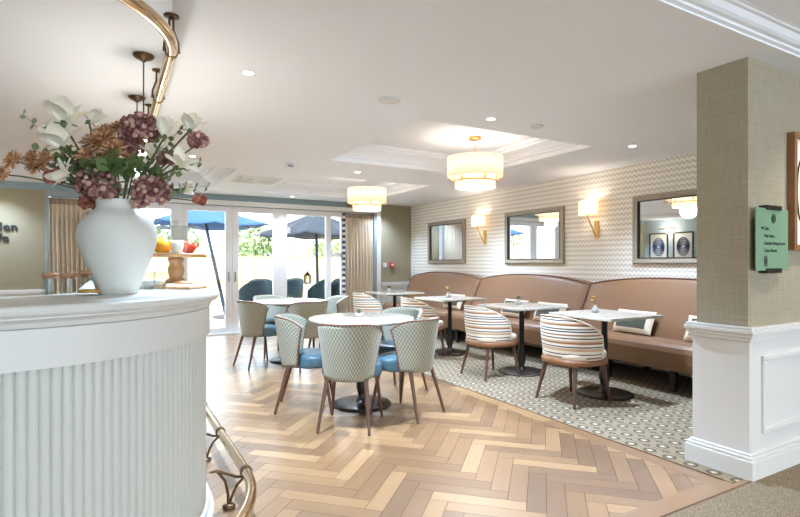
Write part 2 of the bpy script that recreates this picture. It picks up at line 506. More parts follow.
struct(b.build('baseboard_right', M['white'], bevel=0.005))
b = MB(); b.box(XL, XL+0.02, 1.0, YB, 0, 0.86)
struct(b.build('baseboard_left', M['white']))
# wainscot on the wall nib (end face + front face)
def ring(b, d, z0, z1):
    b.box(NX-d, NX, NY0-d, NY1+d, z0, z1); b.box(NX, 8, NY0-d, NY0, z0, z1); b.box(NX, W+0.0, NY1, NY1+d, z0, z1)
b = MB(); ring(b, 0.018, 0, 0.80)
for px in (3.36, 4.42, 5.48):
    x0, x1, z0, z1 = px, px+0.86, 0.25, 0.71
    for (a, c, e, f) in ((x0,x1,z0,z0+.03),(x0,x1,z1-.03,z1),(x0,x0+.03,z0+.03,z1-.03),(x1-.03,x1,z0+.03,z1-.03)):
        b.box(a, c, NY0-0.034, NY0-0.017, e, f)
struct(b.build('trim_4', M['white'], bevel=0.006, seg=3))
b = MB(); ring(b, 0.032, 0.80, 0.825); ring(b, 0.045, 0.825, 0.845); ring(b, 0.054, 0.845, 0.872); ring(b, 0.046, 0.872, 0.886)
struct(b.build('trim_5', M['white'], bevel=0.006, seg=3))
b = MB(); ring(b, 0.05, 0, 0.115); ring(b, 0.042, 0.115, 0.135); ring(b, 0.03, 0.135, 0.15)
struct(b.build('baseboard_front', M['white'], bevel=0.006, seg=3))

# ceiling with three coffers
CX = [XL-0.2, -0.7, 1.42, 2.25, 4.35, W+0.2]
CY = [1.47, 3.66, 5.65, 6.75, 8.75, 9.7]
COFFERS = [(3,1), (3,3), (1,3)]
CD = 0.2
b = MB()
for i in range(5):
    for j in range(5):
        z = H+CD if (i, j) in COFFERS else H
        b.box(CX[i], CX[i+1], CY[j], CY[j+1], z, H+0.5)
struct(b.build('ceiling', M['ceiling']))
b = MB(); b.box(XL-0.2, 8.2, -6, 1.36, HF, H+0.5); b.box(W+0.2, 8, 1.36, NY1, H, H+0.5)
struct(b.build('ceiling_front', M['ceiling']))
prof = [(1.50,2.4685),(1.467,2.4685),(1.467,2.478),(1.445,2.482),(1.44,2.492),(1.418,2.494),(1.40,2.502),(1.378,2.522),(1.362,2.523),(1.352,2.529),(1.34,2.529),(1.34,2.6),(1.50,2.6)]
b = MB()
n = len(prof); vs = [(XL-0.2, y, z) for y, z in prof]+[(8, y, z) for y, z in prof]
b.add(vs, [(i, (i+1) % n, n+(i+1) % n, n+i) for i in range(n)])
struct(b.build('trim_6', M['ceiling']))
for k, (i, j) in enumerate(COFFERS):
    x0, x1, y0, y1 = CX[i], CX[i+1], CY[j], CY[j+1]
    pr = [(0.003,0.0),(0.003,0.05),(0.035,0.052),(0.035,0.075),(0.05,0.08),(0.075,0.105),(0.12,0.13),(0.15,0.14),(0.155,0.165),(0.185,0.17),(0.19,0.2)]
    b = MB(); vs = []; fs = []
    for t, z in pr:
        vs += [(x0+t, y0+t, H+z), (x1-t, y0+t, H+z), (x1-t, y1-t, H+z), (x0+t, y1-t, H+z)]
    for q in range(len(pr)-1):
        for e in range(4):
            f = (e+1) % 4
            fs.append((q*4+e, q*4+f, q*4+4+f, q*4+4+e))
    b.add(vs, fs)
    struct(b.build('trim_%d' % (7+k), M['ceiling']))

# ------------------------------------------------------------------ glazing
FY0, FY1 = 9.53, 9.60
def framed(name, x0, x1, l, r, top=0.1, bot=0.1, extra=None, z0=0.0):
    b = MB()
    b.box(x0, x0+l, FY0, FY1, z0, OH); b.box(x1-r, x1, FY0, FY1, z0, OH)
    b.box(x0+l, x1-r, FY0, FY1, OH-top, OH); b.box(x0+l, x1-r, FY0, FY1, z0, z0+bot)
    for (a, c, e, f) in (extra or []): b.box(a, c, FY0+0.004, FY1-0.004, e, f)
    o = struct(b.build(name, M['upvc'], bevel=0.006))
    g = MB(); g.box(x0+l-0.005, x1-r+0.005, 9.56, 9.57, z0+bot-0.005, OH-top+0.005)
    g.build('pane', M['glass'], o)
    return o
w1 = framed('window_1', OX0, 0.045, 0.06, 0.055, extra=[(-0.30, -0.22, 0.1, OH-0.1), (OX0+0.06, -0.01, 1.38, 1.46)])
w2 = framed('window_2', 0.045, 1.05, 0.06, 0.16)
d1 = framed('door_1', 1.052, 1.899, 0.108, 0.114)
d2 = framed('door_2', 1.903, 2.758, 0.117, 0.108)
w3 = framed('window_3', 2.76, 3.755, 0.155, 0.055)
w4 = framed('window_4', 3.755, OX1, 0.055, 0.06, extra=[(4.02, 4.10, 0.1, OH-0.1), (3.80, OX1-0.06, 1.38, 1.46)])
for d, x in ((d1, 1.845), (d2, 1.958)):
    h = MB(); h.box(x-0.014, x+0.014, FY0-0.012, FY0, 0.92, 1.10)
    hp = h.build('handle', M['steel'], d, bevel=0.005)
    s = 1 if x < 1.9 else -1
    h = MB(); h.tube([(x, FY0-0.01, 1.05), (x, FY0-0.045, 1.05), (x, FY0-0.05, 1.04), (x, FY0-0.05, 0.95)], 0.008)
    h.build('lever', M['steel'], hp)
# architrave, head and dark jambs
b = MB(); b.box(OX0, -0.2, YB-0.014, YB, OH, OH+0.085); struct(b.build('trim_14', M['jamb'], bevel=0.004))
b = MB(); b.box(-0.2, OX1+0.09, YB-0.02, YB+0.0, OH, OH+0.085); b.box(OX1, OX1+0.09, YB-0.02, YB, 0, OH)
struct(b.build('trim_10', M['white'], bevel=0.005))
b = MB(); b.box(OX0, OX0+0.035, YB-0.01, FY0, 0, OH); b.box(OX1-0.06, OX1, YB-0.01, FY0, 0, OH); b.box(OX0+0.06, OX1-0.06, FY0-0.03, FY1+0.05, OH, OH+0.03)
struct(b.build('trim_11', M['jamb'], bevel=0.003))
b = MB(); b.box(OX0, OX1, YB-0.005, FY1+0.08, -0.003, 0.012)
struct(b.build('trim_12', M['upvc']))

# curtains
def curtain(x0, x1, edge_right, label):
    t = thing('curtain', label, 'curtain', ((x0+x1)/2, 9.45, 0), 0, 'pair of door curtains')
    hw = (x1-x0)/2; np_ = 9
    def fn(u, v):
        x = -hw + 2*hw*u
        a = 0.028*(0.45+0.55*min(1, (1-v)*6)) if v > 0.9 else 0.034
        y = a*math.sin(2*PI*np_*u + 0.5*math.sin(9*v)) + 0.008*math.sin(2*PI*3*u+2*v)
        return (x + 0.006*math.sin(2*PI*np_*2*u), y, 0.02 + 2.235*v)
    b = MB(); b.grid(fn, 150, 26); b.build('drape', M['curtain'], t, solid=0.006, offset=0)
    b = MB()
    def fh(u, v): 
        x, y, z = fn(u, 0.96+0.04*v); return (x, y*0.7-0.012, z)
    b.grid(fh, 150, 3); b.build('heading_tape', simple('curtain_heading', (160,138,120), 0.8), t, solid=0.004, offset=0)
    e = hw+0.005 if edge_right else -hw-0.06
    b = MB(); b.grid(lambda u, v: (e+0.055*u, 0.02*math.sin(3*u+1)-0.02, 0.02+2.235*v), 5, 20)
    b.build('border', M['check'], t, solid=0.006, offset=0)
    b = MB(); b.tube([(-hw-0.05, 0.02, 2.262), (hw+0.05, 0.02, 2.262)], 0.01); b.build('track', M['upvc'], t)
    return t
curtain(4.07, 4.69, False, 'beige pleated curtain with blue checked edge beside the fire alarm call point')
curtain(-0.82, -0.27, True, 'beige pleated curtain next to the wall lettering, left of the glass doors')

# ------------------------------------------------------------------ writing
def text_mesh(body, size, depth=0.004, off=0.0, align='CENTER', spacing=1.0):
    cu = bpy.data.curves.new('lettering', 'FONT'); cu.body = body; cu.size = size; cu.extrude = depth/2; cu.offset = off
    cu.align_x = align; cu.space_character = spacing; cu.resolution_u = 3
    o = bpy.data.objects.new('lettering', cu); COL.objects.link(o)
    bpy.context.view_layer.update()
    me = bpy.data.meshes.new_from_object(o.evaluated_get(bpy.context.evaluated_depsgraph_get()))
    bpy.data.objects.remove(o); bpy.data.curves.remove(cu)
    return me
def letter_part(body, size, mat, parent, loc, rot, off=0.0, align='CENTER', name='lettering', spacing=1.0, depth=0.004):
    me = text_mesh(body, size, depth, off, align, spacing); me.materials.clear(); me.materials.append(mat)
    o = bpy.data.objects.new(name, me); COL.objects.link(o); o.parent = parent; o.location = loc; o.rotation_euler = rot
    return o
t = thing('wall_lettering', 'black raised cafe name lettering on the sage wall behind the counter', 'sign', (-1.48, YB-0.01, 1.575))
letter_part('Garden', 0.165, M['ink'], t, (0, 0, 0.165), (PI/2, 0, 0), 0.0048, spacing=1.1, depth=0.016)
letter_part('Cafe', 0.165, M['ink'], t, (0, 0, 0), (PI/2, 0, 0), 0.0048, spacing=1.1, depth=0.016)

# ------------------------------------------------------------------ counter
CC = (-0.4, 2.73)
def path(Rr, xl=-1.9, yt=4.5, ds=0.05):
    pts = []
    L1 = CC[0]-xl; n1 = max(1, int(L1/ds))
    for k in range(n1): pts.append((xl+L1*k/n1, CC[1]-Rr, 0, -1))
    na = max(4, int(Rr*PI/2/ds))
    na = 40
    for k in range(na): 
        a = -PI/2+PI/2*k/na; pts.append((CC[0]+Rr*math.cos(a), CC[1]+Rr*math.sin(a), math.cos(a), math.sin(a)))
    L3 = yt-CC[1]; n3 = max(1, int(L3/ds))
    for k in range(n3+1): pts.append((CC[0]+Rr, CC[1]+L3*k/n3, 1, 0))
    return pts
def sweep(b, prof, smooth=False, closed=True, **kw):
    """profile of (radius, z) swept along the counter's plan"""
    n = len(prof); cols = [path(r, **kw) for r, z in prof]; m = min(len(c) for c in cols)
    # same number of stations for each radius
    vs = []; fs = []
    for k in range(m):
        for q, (r, z) in enumerate(prof): vs.append((cols[q][k][0], cols[q][k][1], z))
    for k in range(m-1):
        for q in range(n if closed else n-1):
            q2 = (q+1) % n
            fs.append((k*n+q, (k+1)*n+q, (k+1)*n+q2, k*n+q2))
    b.add(vs, fs, smooth)
    if closed:
        b.add(vs[:n], [tuple(range(n))]); b.add(vs[-n:], [tuple(reversed(range(n)))])
    return b
counter = thing('cafe_counter', 'white curved cafe counter with fluted front below a stone fascia', 'counter', (0,0,0))
b = MB(); sweep(b, [(0.30,0.93),(0.825,0.93),(0.825,1.055),(0.815,1.06),(0.30,1.06)]); b.build('fascia', M['stone'], counter)
# fluted front
fl = []; pitch = 0.031; sub_n = 8
Rb = 0.80
total1 = CC[0]+1.9; arc = Rb*PI/2; total3 = 4.5-CC[1]; tot = total1+arc+total3
N = int(tot/pitch)*sub_n
vs = []; fs = []
for k in range(N+1):
    s = tot*k/N
    ph = (k % sub_n)/sub_n
    off = 0.009*math.sqrt(max(0.0, 1-(2*ph-1)**2)) if ph > 0 else 0.0
    if s < total1: p = (-1.9+s, CC[1]-Rb-off)
    elif s < total1+arc:
        a = -PI/2+(s-total1)/Rb; p = (CC[0]+(Rb+off)*math.cos(a), CC[1]+(Rb+off)*math.sin(a))
    else: p = (CC[0]+Rb+off, CC[1]+s-total1-arc)
    vs += [(p[0], p[1], 0.10), (p[0], p[1], 0.931)]
for k in range(N): fs.append((2*k, 2*k+2, 2*k+3, 2*k+1))
b = MB(); b.add(vs, fs, False); b.build('fluted_front', M['counter_white'], counter)
b = MB(); sweep(b, [(0.30,0.006),(0.845,0.006),(0.845,0.09),(0.838,0.10),(0.826,0.105),(0.82,0.125),(0.805,0.13),(0.30,0.13)]); b.build('plinth', M['counter_white'], counter)
b = MB(); sweep(b, [(0.30,0.13),(0.79,0.13),(0.79,0.93),(0.30,0.93)]); b.build('carcass', M['counter_white'], counter)
top = MB(); sweep(top, [(0.26,1.06),(0.828,1.06),(0.832,1.075),(0.842,1.084),(0.852,1.088),(0.852,1.094),(0.862,1.097),(0.868,1.105),(0.870,1.115),(0.866,1.124),(0.858,1.13),(0.26,1.13)])
tag(top.build('countertop', M['stone']), 'white stone counter top with moulded rounded edge under the vase', 'worktop')

# brass foot rail
def railpath(Rr, z, a0, yt):
    pts = []
    for k in range(24): 
        a = a0+(0-a0)*k/24; pts.append((CC[0]+Rr*math.cos(a), CC[1]+Rr*math.sin(a), z))
    for k in range(7): pts.append((CC[0]+Rr, CC[1]+(yt-CC[1])*k/6, z))
    return pts
fr = thing('foot_rail', 'brass foot rail curving round the base of the white counter', 'rail', (0,0,0))
b = MB(); b.tube(railpath(1.015, 0.17, -PI/2, 4.3), 0.026, 16); b.build('tube', M['brass'], fr)
def foot_bracket(a, y=None):
    if y is None: px, py, nx, ny = CC[0], CC[1], math.cos(a), math.sin(a)
    else: px, py, nx, ny = CC[0], y, 1, 0
    def q(r, z): return (px+nx*r, py+ny*r, z)
    b = MB()
    b.tube([q(0.835,0.20), q(0.87,0.20), q(0.92,0.175), q(0.97,0.15), q(1.01,0.145)], 0.0075, 8)
    b.tube([q(0.87,0.20), q(0.91,0.14), q(0.925,0.07), q(0.925,0.012)], 0.0075, 8)
    b.tube([q(1.01,0.145), q(0.97,0.11), q(0.945,0.06), q(0.93,0.012)], 0.0075, 8)
    b.lathe([(0.032,0.007),(0.032,0.013),(0.012,0.02)], 16, T(*q(0.928,0)), cap1=True)
    o = b.build('bracket', M['darkbrass'], fr)
    b = MB()
    c = Vector(q(1.015,0.17)); tdir = Vector((-ny, nx, 0))
    b.tube([c-tdir*0.012, c+tdir*0.012], 0.031, 16); b.build('collar', M['darkbrass'], o)
foot_bracket(0); foot_bracket(0, 3.45); foot_bracket(0, 4.15); foot_bracket(-PI/4); foot_bracket(-PI/2+0.05)

# brass rail hanging from the ceiling over the counter
hr = thing('ceiling_rail', 'polished brass rail hanging from the ceiling above the counter, curving at one end', 'rail', (0,0,0))
b = MB(); pts = [(-1.9, CC[1]-0.657, 2.29)] + railpath(0.657, 2.29, -PI/2, 4.45); b.tube(pts, 0.027, 18); b.build('tube', M['brass'], hr)
for (x, y, nx, ny) in ((CC[0]+0.657, 2.73, 1, 0), (CC[0]+0.657, 3.54, 1, 0), (CC[0]+0.657, 4.35, 1, 0), (CC[0], CC[1]-0.657, 0, -1)):
    b = MB(); b.lathe([(0.0,2.469),(0.036,2.469),(0.036,2.463),(0.016,2.457)], 20, T(x, y, 0))
    for s in (-1, 1): b.tube([(x+s*0.009*nx, y+s*0.009*ny, 2.465), (x+s*0.009*nx, y+s*0.009*ny, 2.40), (x+s*0.03*nx, y+s*0.03*ny, 2.34), (x+s*0.034*nx, y+s*0.034*ny, 2.29)], 0.006, 8)
    o = b.build('bracket', M['darkbrass'], hr)
    b = MB(); td = Vector((-ny, nx, 0)); c = Vector((x, y, 2.29)); b.tube([c-td*0.01, c+td*0.01], 0.031, 18); b.build('collar', M['darkbrass'], o)

# glass pendants over the counter
def lampobj(name, typ, loc, energy, color, parent=None, **kw):
    l = bpy.data.lights.new(name, typ); l.energy = energy; l.color = color
    for k, v in kw.items(): setattr(l, k, v)
    o = bpy.data.objects.new(name, l); COL.objects.link(o); o.location = loc
    if parent: o.parent = parent
    return o
WARM = (1.0, 0.91, 0.80); NEUT = (0.70, 0.92, 1.22)
def counter_pendant(x, y, label):
    t = thing('counter_pendant', label, 'pendant lamp', (x, y, 0), 0, 'pendants over the counter')
    b = MB(); b.lathe([(0.0,2.469),(0.058,2.469),(0.058,2.462),(0.045,2.45),(0.025,2.445),(0.008,2.43)], 24, cap1=True); b.build('ceiling_rose', M['darkbrass'], t)
    b = MB(); b.tube([(0,0,2.44),(0,0,2.10)], 0.004, 8); b.build('cord', M['darkbrass'], t)
    b = MB(); b.lathe([(0.006,2.13),(0.02,2.12),(0.03,2.10),(0.045,2.085),(0.045,2.07)], 20, cap1=True); b.build('cap', M['brass'], t)
    b = MB(); b.lathe([(0.03,2.075),(0.06,2.05),(0.085,1.99),(0.09,1.93),(0.085,1.90)], 24); b.build('lamp_shade', M['jarglass'], t)
    b = MB(); b.lathe([(0.0,1.965),(0.018,1.972),(0.027,1.99),(0.024,2.015),(0.014,2.035),(0.012,2.07)], 16); b.build('bulb', M['bulb'], t)
    lampobj('bulb_light', 'POINT', (0,0,1.93), 6, WARM, t, shadow_soft_size=0.04)
counter_pendant(0.165, 3.33, 'brass pendant on a cord over the counter, nearer one above the flowers')
counter_pendant(0.165, 4.19, 'brass pendant on a cord over the counter, farther one above the flowers')

# ------------------------------------------------------------------ vase and flowers
VX, VY, VZ = 0.026, 2.455, 1.13
b = MB()
outer = [(0.0,0.002),(0.072,0.0),(0.076,0.006),(0.090,0.05),(0.112,0.11),(0.134,0.17),(0.147,0.215),(0.150,0.248),(0.144,0.284),(0.127,0.316),(0.103,0.340),(0.086,0.352),(0.080,0.364),(0.082,0.385),(0.087,0.392)]
inner = [(0.080,0.392),(0.073,0.36),(0.095,0.335),(0.135,0.26),(0.10,0.10),(0.0,0.02)]
b.lathe(outer+inner, 56, T(VX, VY, VZ))
tag(b.build('flower_vase', M['vase']), 'large matt white shouldered ceramic vase full of mixed flowers on the counter', 'vase')

RV = Vector((0.871,-0.4915,0)); FV = Vector((0.4915,0.871,0))
def bp(cm_r, cm_u, cm_d): return Vector((VX, VY, VZ)) + RV*(cm_r/100) + Vector((0,0,cm_u/100)) + FV*(cm_d/100)
def stemcurve(tip, n=8, bend=0.02):
    base = Vector((VX, VY, VZ+0.30)) + Vector((random.uniform(-.03,.03), random.uniform(-.03,.03), 0))
    neck = Vector((VX, VY, VZ+0.395)) + (tip-base)*0.0
    d = Vector((tip.x-VX, tip.y-VY, 0))
    if d.length > 1e-4: neck += d.normalized()*min(0.055, d.length*0.4)
    mid = neck.lerp(tip, 0.5) + Vector((0,0,0.25*d.length*0.3))
    pts = []
    for k in range(n+1):
        t_ = k/n
        if t_ < 0.25: pts.append(base.lerp(neck, t_/0.25))
        else:
            q = (t_-0.25)/0.75; pts.append((1-q)**2*neck + 2*q*(1-q)*mid + q*q*tip)
    return pts
def rot_to(v):
    return Vector(v).normalized().to_track_quat('Z', 'Y').to_matrix().to_4x4()
def petal(b, Mx, L, Wd, cup=0.4, nu=4, nv=4, tip=1.0):
    """a curved petal growing along +Z of Mx, leaning along +Y"""
    def fn(u, v):
        w = Wd*math.sin(PI*min(1, v*0.92+0.04))**0.7*(u-0.5)
        bend = cup*v
        return (w, L*math.sin(bend)*v*0.9 - 0.25*Wd*(1-abs(2*u-1)**2)*0.4, L*v*math.cos(bend*0.8))
    b.grid(fn, nu, nv, M=Mx)
def leaf_shape(b, Mx, L, Wd, fold=0.15):
    def fn(u, v):
        w = Wd*(math.sin(PI*v)**0.8)*(u-0.5)
        return (w, -fold*Wd*abs(2*u-1)+0.1*L*v*v, L*v)
    b.grid(fn, 2, 5, M=Mx)
def stem_obj(tip, parent, r=0.0028):
    pts = stemcurve(tip); b = MB(); b.tube(pts, [r*1.2]*len(pts), 6); b.build('stem', M['stem'], parent); return pts
def inv(t): return t.matrix_world.inverted() if False else Matrix.Translation(-Vector(t.location))
def flower_thing(name, label, cat, group):
    return thing(name, label, cat, (0,0,0), 0, group)
def hydrangea(p, rad, label, mat='mauve', n=95, name='hydrangea_stem'):
    tip = bp(*p); t = flower_thing(name, label, 'flower', 'hydrangea stems in the vase'); stem_obj(tip-Vector((0,0,rad*0.4)), t)
    b = MB(); rnd = random.Random(int(abs(p[0]*100+p[1]))); n = int(n*0.5)
    for k in range(n):
        z = 1-2*(k+.5)/n; a = k*2.39996
        if z < -0.8: continue
        r = math.sqrt(1-z*z); d = Vector((r*math.cos(a), r*math.sin(a), z*0.82))
        c = tip + d*rad*rnd.uniform(0.8, 1.08)
        Rm = rot_to(d + Vector((rnd.uniform(-.4,.4), rnd.uniform(-.4,.4), rnd.uniform(-.4,.4))))
        f = rnd.uniform(.75, 1.25)*0.0105
        b.lathe([(0,-f),(f*.8,-f*.55),(f*1.05,0),(f*.8,f*.5),(f*.3,f*.62),(0,f*.4)], 7, T(*c) @ Rm)
    b.lathe([(rad*.7*math.sin(PI*q/8), -rad*.58*math.cos(PI*q/8)) for q in range(9)], 14, T(*tip))
    b.build('bloom', M[mat], t); return t
def mum(p, rad, label, mat='rust', name='chrysanthemum_stem'):
    tip = bp(*p); t = flower_thing(name, label, 'flower', 'chrysanthemum stems in the vase'); stem_obj(tip, t)
    ax = rot_to((tip-Vector((VX,VY,VZ+0.35))).normalized()*0.6 - FV*0.6 + Vector((0,0,.2)))
    b = MB(); rnd = random.Random(int(abs(p[0]*77+p[1])))
    for ringk, (cnt, tilt, L) in enumerate(((10,.2,.6),(16,.5,.85),(20,.85,1.0),(22,1.15,1.0),(20,1.5,1.0),(16,1.9,.85))):
        for k in range(cnt):
            a = 2*PI*k/cnt+ringk*.4+rnd.uniform(-.12,.12)
            Mx = T(*tip) @ ax @ R(a) @ R(-tilt*rnd.uniform(.85,1.15), 'X')
            leaf_shape(b, Mx, rad*L*rnd.uniform(.85,1.1), rad*0.22, 0.3)
    b.lathe([(0,-0.012),(rad*.3,-0.006),(rad*.3,0.01),(0,0.016)], 10, T(*tip) @ ax)
    b.build('bloom', M[mat], t); return t
def magnolia(p, size, label, opened=0.6, lean=(0,0,1)):
    tip = bp(*p); t = flower_thing('magnolia_stem', label, 'flower', 'magnolia stems in the vase'); stem_obj(tip, t, 0.0035)
    ax = rot_to(RV*lean[0]+FV*lean[1]+Vector((0,0,lean[2])))
    b = MB()
    for k in range(6):
        Mx = T(*tip) @ ax @ R(k*PI/3+(0.5 if k % 2 else 0)) @ T(0, size*0.06, 0) @ R(-opened*(0.6 if k % 2 else 0.35), 'X')
        petal(b, Mx, size, size*0.72, opened*(0.9 if k % 2 else .5))
    b.build('bloom', M['magnolia'], t, subd=1)
    b = MB()
    for k in range(3):
        Mx = T(*tip) @ ax @ R(k*2.1) @ R(-1.5, 'X'); leaf_shape(b, Mx, size*0.5, size*0.18)
    b.lathe([(0.002,-0.02),(size*.13,-0.004),(size*.1,0.01)], 8, T(*tip) @ ax)
    b.build('leaf', M['leaf'], t); return t
def eucalyptus(p, nl, size, label, mat='euca', name='eucalyptus_stem'):
    tip = bp(*p); t = flower_thing(name, label, 'foliage stem', 'eucalyptus stems in the vase'); pts = stemcurve(tip, 22)
    b = MB(); b.tube(pts, [0.003-0.002*k/22 for k in range(23)], 6); b.build('stem', M['stem'], t)
    rnd = random.Random(int(abs(p[0]*31+p[1])))
    for k in range(nl):
        f = 0.45+0.55*k/(nl-1); i = min(21, int(f*22)); q = pts[i].lerp(pts[min(22, i+1)], f*22-i)
        for s in (-1, 1):
            d = RV*rnd.uniform(-.5,.5) - FV*0.2 + Vector((0,0,s*0.8)) + RV*s*.3
            b = MB(); Mx = T(*q) @ rot_to(d) @ R(rnd.uniform(-.9,.9))
            sz = size*(1.15-0.5*k/nl)*rnd.uniform(.8,1.15)
            leaf_shape(b, Mx, sz, sz*0.95, 0.1); b.build('leaf', M[mat], t)
    return t
def leafspray(p, label, n=9, L=0.06):
    tip = bp(*p); t = flower_thing('leafy_stem', label, 'foliage stem', 'leafy stems in the vase'); stem_obj(tip, t)
    rnd = random.Random(int(abs(p[0]*13+p[1]*3)))
    for k in range(n):
        b = MB(); q = tip + Vector((rnd.uniform(-.03,.03), rnd.uniform(-.03,.03), rnd.uniform(-.035,.03)))
        d = Vector((rnd.uniform(-1,1), rnd.uniform(-1,1), rnd.uniform(-.2,1))) - FV*0.5
        leaf_shape(b, T(*q) @ rot_to(d) @ R(rnd.uniform(0,6)), L*rnd.uniform(.7,1.1), L*0.72, 0.15); b.build('leaf', M['leaf'], t)
    return t
# (right, up, away) from the vase foot in centimetres
hydrangea((8,70,3), 0.078, 'tall mauve hydrangea head at the top middle of the bouquet', n=230)
hydrangea((-6,45.5,-4), 0.080, 'mauve hydrangea head over the vase rim on the side of the glass jars', n=220)
hydrangea((15.5,42.5,-3), 0.075, 'pinkish brown hydrangea head over the vase rim on the cake stand side', n=220)
hydrangea((33.5,64.5,0), 0.040, 'small mauve hydrangea high at the cake stand side of the bouquet', n=90)
hydrangea((-1,41.5,-8), 0.045, 'low little mauve hydrangea hanging over the front of the vase rim', n=95)
hydrangea((-12.5,38.8,0), 0.036, 'small red brown hydrangea drooping beside the curtain', 'redbrown', 80)
hydrangea((33.3,40,2), 0.026, 'small drooping red brown bloom farthest toward the glass doors', 'redbrown', 30)
hydrangea((10.5,37.5,-4), 0.022, 'tiny dark bloom drooping just beside the vase neck', 'mauve', 25)
hydrangea((-25,48.7,-2), 0.036, 'dark red bloom below the orange chrysanthemums over the wall lettering', 'redbrown', 80)
mum((-3.2,63,-5), 0.062, 'rust chrysanthemum high in the middle of the bouquet')
mum((2,58,-7), 0.058, 'rust chrysanthemum just above the dark green leaves in the middle')
mum((-8.6,62.5,-3), 0.052, 'rust chrysanthemum between the tall hydrangea and the cream magnolias')
mum((-2,70.5,4), 0.040, 'small orange chrysanthemum peeping out beside the tall hydrangea')
mum((5,56,2), 0.045, 'small rust chrysanthemum below the tall hydrangea')
mum((-42,55.5,-2), 0.045, 'orange chrysanthemum second in from the outer end of the low branch')
mum((-34.5,54,0), 0.045, 'orange brown chrysanthemum in the middle of the low branch')
mum((-28.5,55,-3), 0.048, 'orange brown chrysanthemum on the low branch nearest the vase')
mum((-49.5,50.5,2), 0.040, 'orange chrysanthemum at the outermost tip of the bouquet')
mum((-27,50.5,3), 0.040, 'dull orange chrysanthemum hanging under the low branch', 'redbrown')
magnolia((-21.5,71,-2), 0.115, 'big open cream magnolia, topmost on the lettering side of the bouquet', 0.75)
magnolia((-20,60,-5), 0.115, 'big cream magnolia just beneath the topmost one', 0.7, (-.2,-.3,1))
magnolia((-13.5,73,2), 0.075, 'slim pinkish cream magnolia bud slanting up beside the big magnolia', 0.3, (.8,0,.5))
magnolia((-18,48,-4), 0.085, 'cream magnolia low on the lettering side of the bouquet', 0.8, (-.4,-.5,.3))
magnolia((19.5,66,0), 0.085, 'upright white magnolia bud next to the tall hydrangea', 0.35, (.1,0,1))
magnolia((30,68.5,0), 0.080, 'white magnolia highest on the glass door side of the bouquet', 0.6, (.2,0,1))
magnolia((26,53,-2), 0.085, 'open white magnolia in the middle of the glass door side', 0.8, (.5,-.3,.6))
magnolia((25,44,2), 0.062, 'cream magnolia bud pointing sideways low on the glass door side', 0.35, (1,-.2,.15))
eucalyptus((-40,75.5,0), 7, 0.034, 'long eucalyptus stem reaching highest over the wall lettering')
eucalyptus((-37,61,3), 6, 0.046, 'round leaved eucalyptus stem above the orange chrysanthemums')
eucalyptus((33,56,3), 6, 0.034, 'eucalyptus stem on the glass door side under the white magnolias')
eucalyptus((37,45,0), 6, 0.032, 'eucalyptus stem reaching farthest toward the glass doors')
eucalyptus((-14,66,6), 5, 0.042, 'dark leaved stem behind the big cream magnolias', 'leaf')
eucalyptus((24,70,4), 5, 0.034, 'dark leaved stem between the two high white magnolias', 'leaf')
eucalyptus((16,72,6), 4, 0.034, 'dark leaved stem rising behind the tall hydrangea', 'leaf')
leafspray((3,51,-8), 'cluster of broad green leaves in the front centre of the bouquet', 14, 0.07)
leafspray((9,52,-6), 'cluster of green leaves above the pinkish brown hydrangea', 11, 0.06)
leafspray((-5,49,-8), 'cluster of green leaves above the front rim hydrangea', 9, 0.055)
leafspray((-19.5,55,1), 'dark green leaves behind the low cream magnolia', 7, 0.055)
leafspray((2,43,-6), 'green leaves spilling over the vase rim', 7, 0.05)

hydrangea((2,64,6), 0.055, 'mauve hydrangea head at the back of the bouquet below the tall one', n=90)
hydrangea((18,58,6), 0.040, 'brownish hydrangea at the back between the white magnolias', n=70)
mum((-9,56,-6), 0.050, 'pale rust chrysanthemum low in the middle near the big magnolias')
mum((-5,67,-1), 0.048, 'pale rust chrysanthemum level with the tall hydrangea')
mum((-38,57.5,3), 0.042, 'pale orange chrysanthemum tucked behind the low branch blooms')
magnolia((13,57,3), 0.075, 'white magnolia half hidden behind the pinkish brown hydrangea', 0.6, (.2,-.2,1))
magnolia((-26,66,3), 0.085, 'cream magnolia bud at the outer side of the big open magnolias', 0.4, (-.6,0,.8))
eucalyptus((-26,58,4), 6, 0.044, 'eucalyptus stem behind the low branch of chrysanthemums')
eucalyptus((20,50,5), 5, 0.040, 'eucalyptus stem between the pinkish brown hydrangea and the open magnolia')
leafspray((-13,56,2), 'olive leaves between the big magnolias and the rust chrysanthemums', 9, 0.055)
leafspray((14,49,3), 'olive leaves behind the pinkish brown hydrangea', 9, 0.055)

# ------------------------------------------------------------------ things on the counter
CT = 1.1305
def jar(x, y, rb, rt, h, label, fill):
    t = thing('glass_jar', label, 'jar', (x, y, CT), 0, 'lidded glass jars on the counter')
    b = MB(); b.lathe([(0,0.003),(rb*.96,0.0),(rb,0.006),(rb*.97,h*.25),(rt*1.02,h*.75),(rt,h*.95),(rt,h),(rt-.003,h),(rt-.003,h*.9),(rb-.006,h*.2),(rb-.006,0.008),(0,0.008)], 32); b.build('body', M['jarglass'], t)
    b = MB(); b.lathe([(0,h*.86),(rt*.9,h*.86),(rt*.9,h),(rt*1.12,h),(rt*1.14,h+.006),(rt*1.1,h+.013),(rt*.3,h+.016),(0,h+.016)], 28); b.build('lid', M['corkwood'], t)
    if fill:
        b = MB(); b.lathe([(0,0.009),(rb*.9,0.009),(rb*.88,0.022),(0,0.024)], 24); b.build('contents', M['amber'], t)
jar(-0.215, 2.50, 0.030, 0.026, 0.075, 'small lidded glass jar on the counter, farthest from the vase', False)
jar(-0.150, 2.47, 0.030, 0.026, 0.075, 'small empty lidded glass jar, middle of three by the vase', False)
jar(-0.075, 2.44, 0.050, 0.033, 0.085, 'wide based glass jar with amber contents, nearest to the white vase', True)

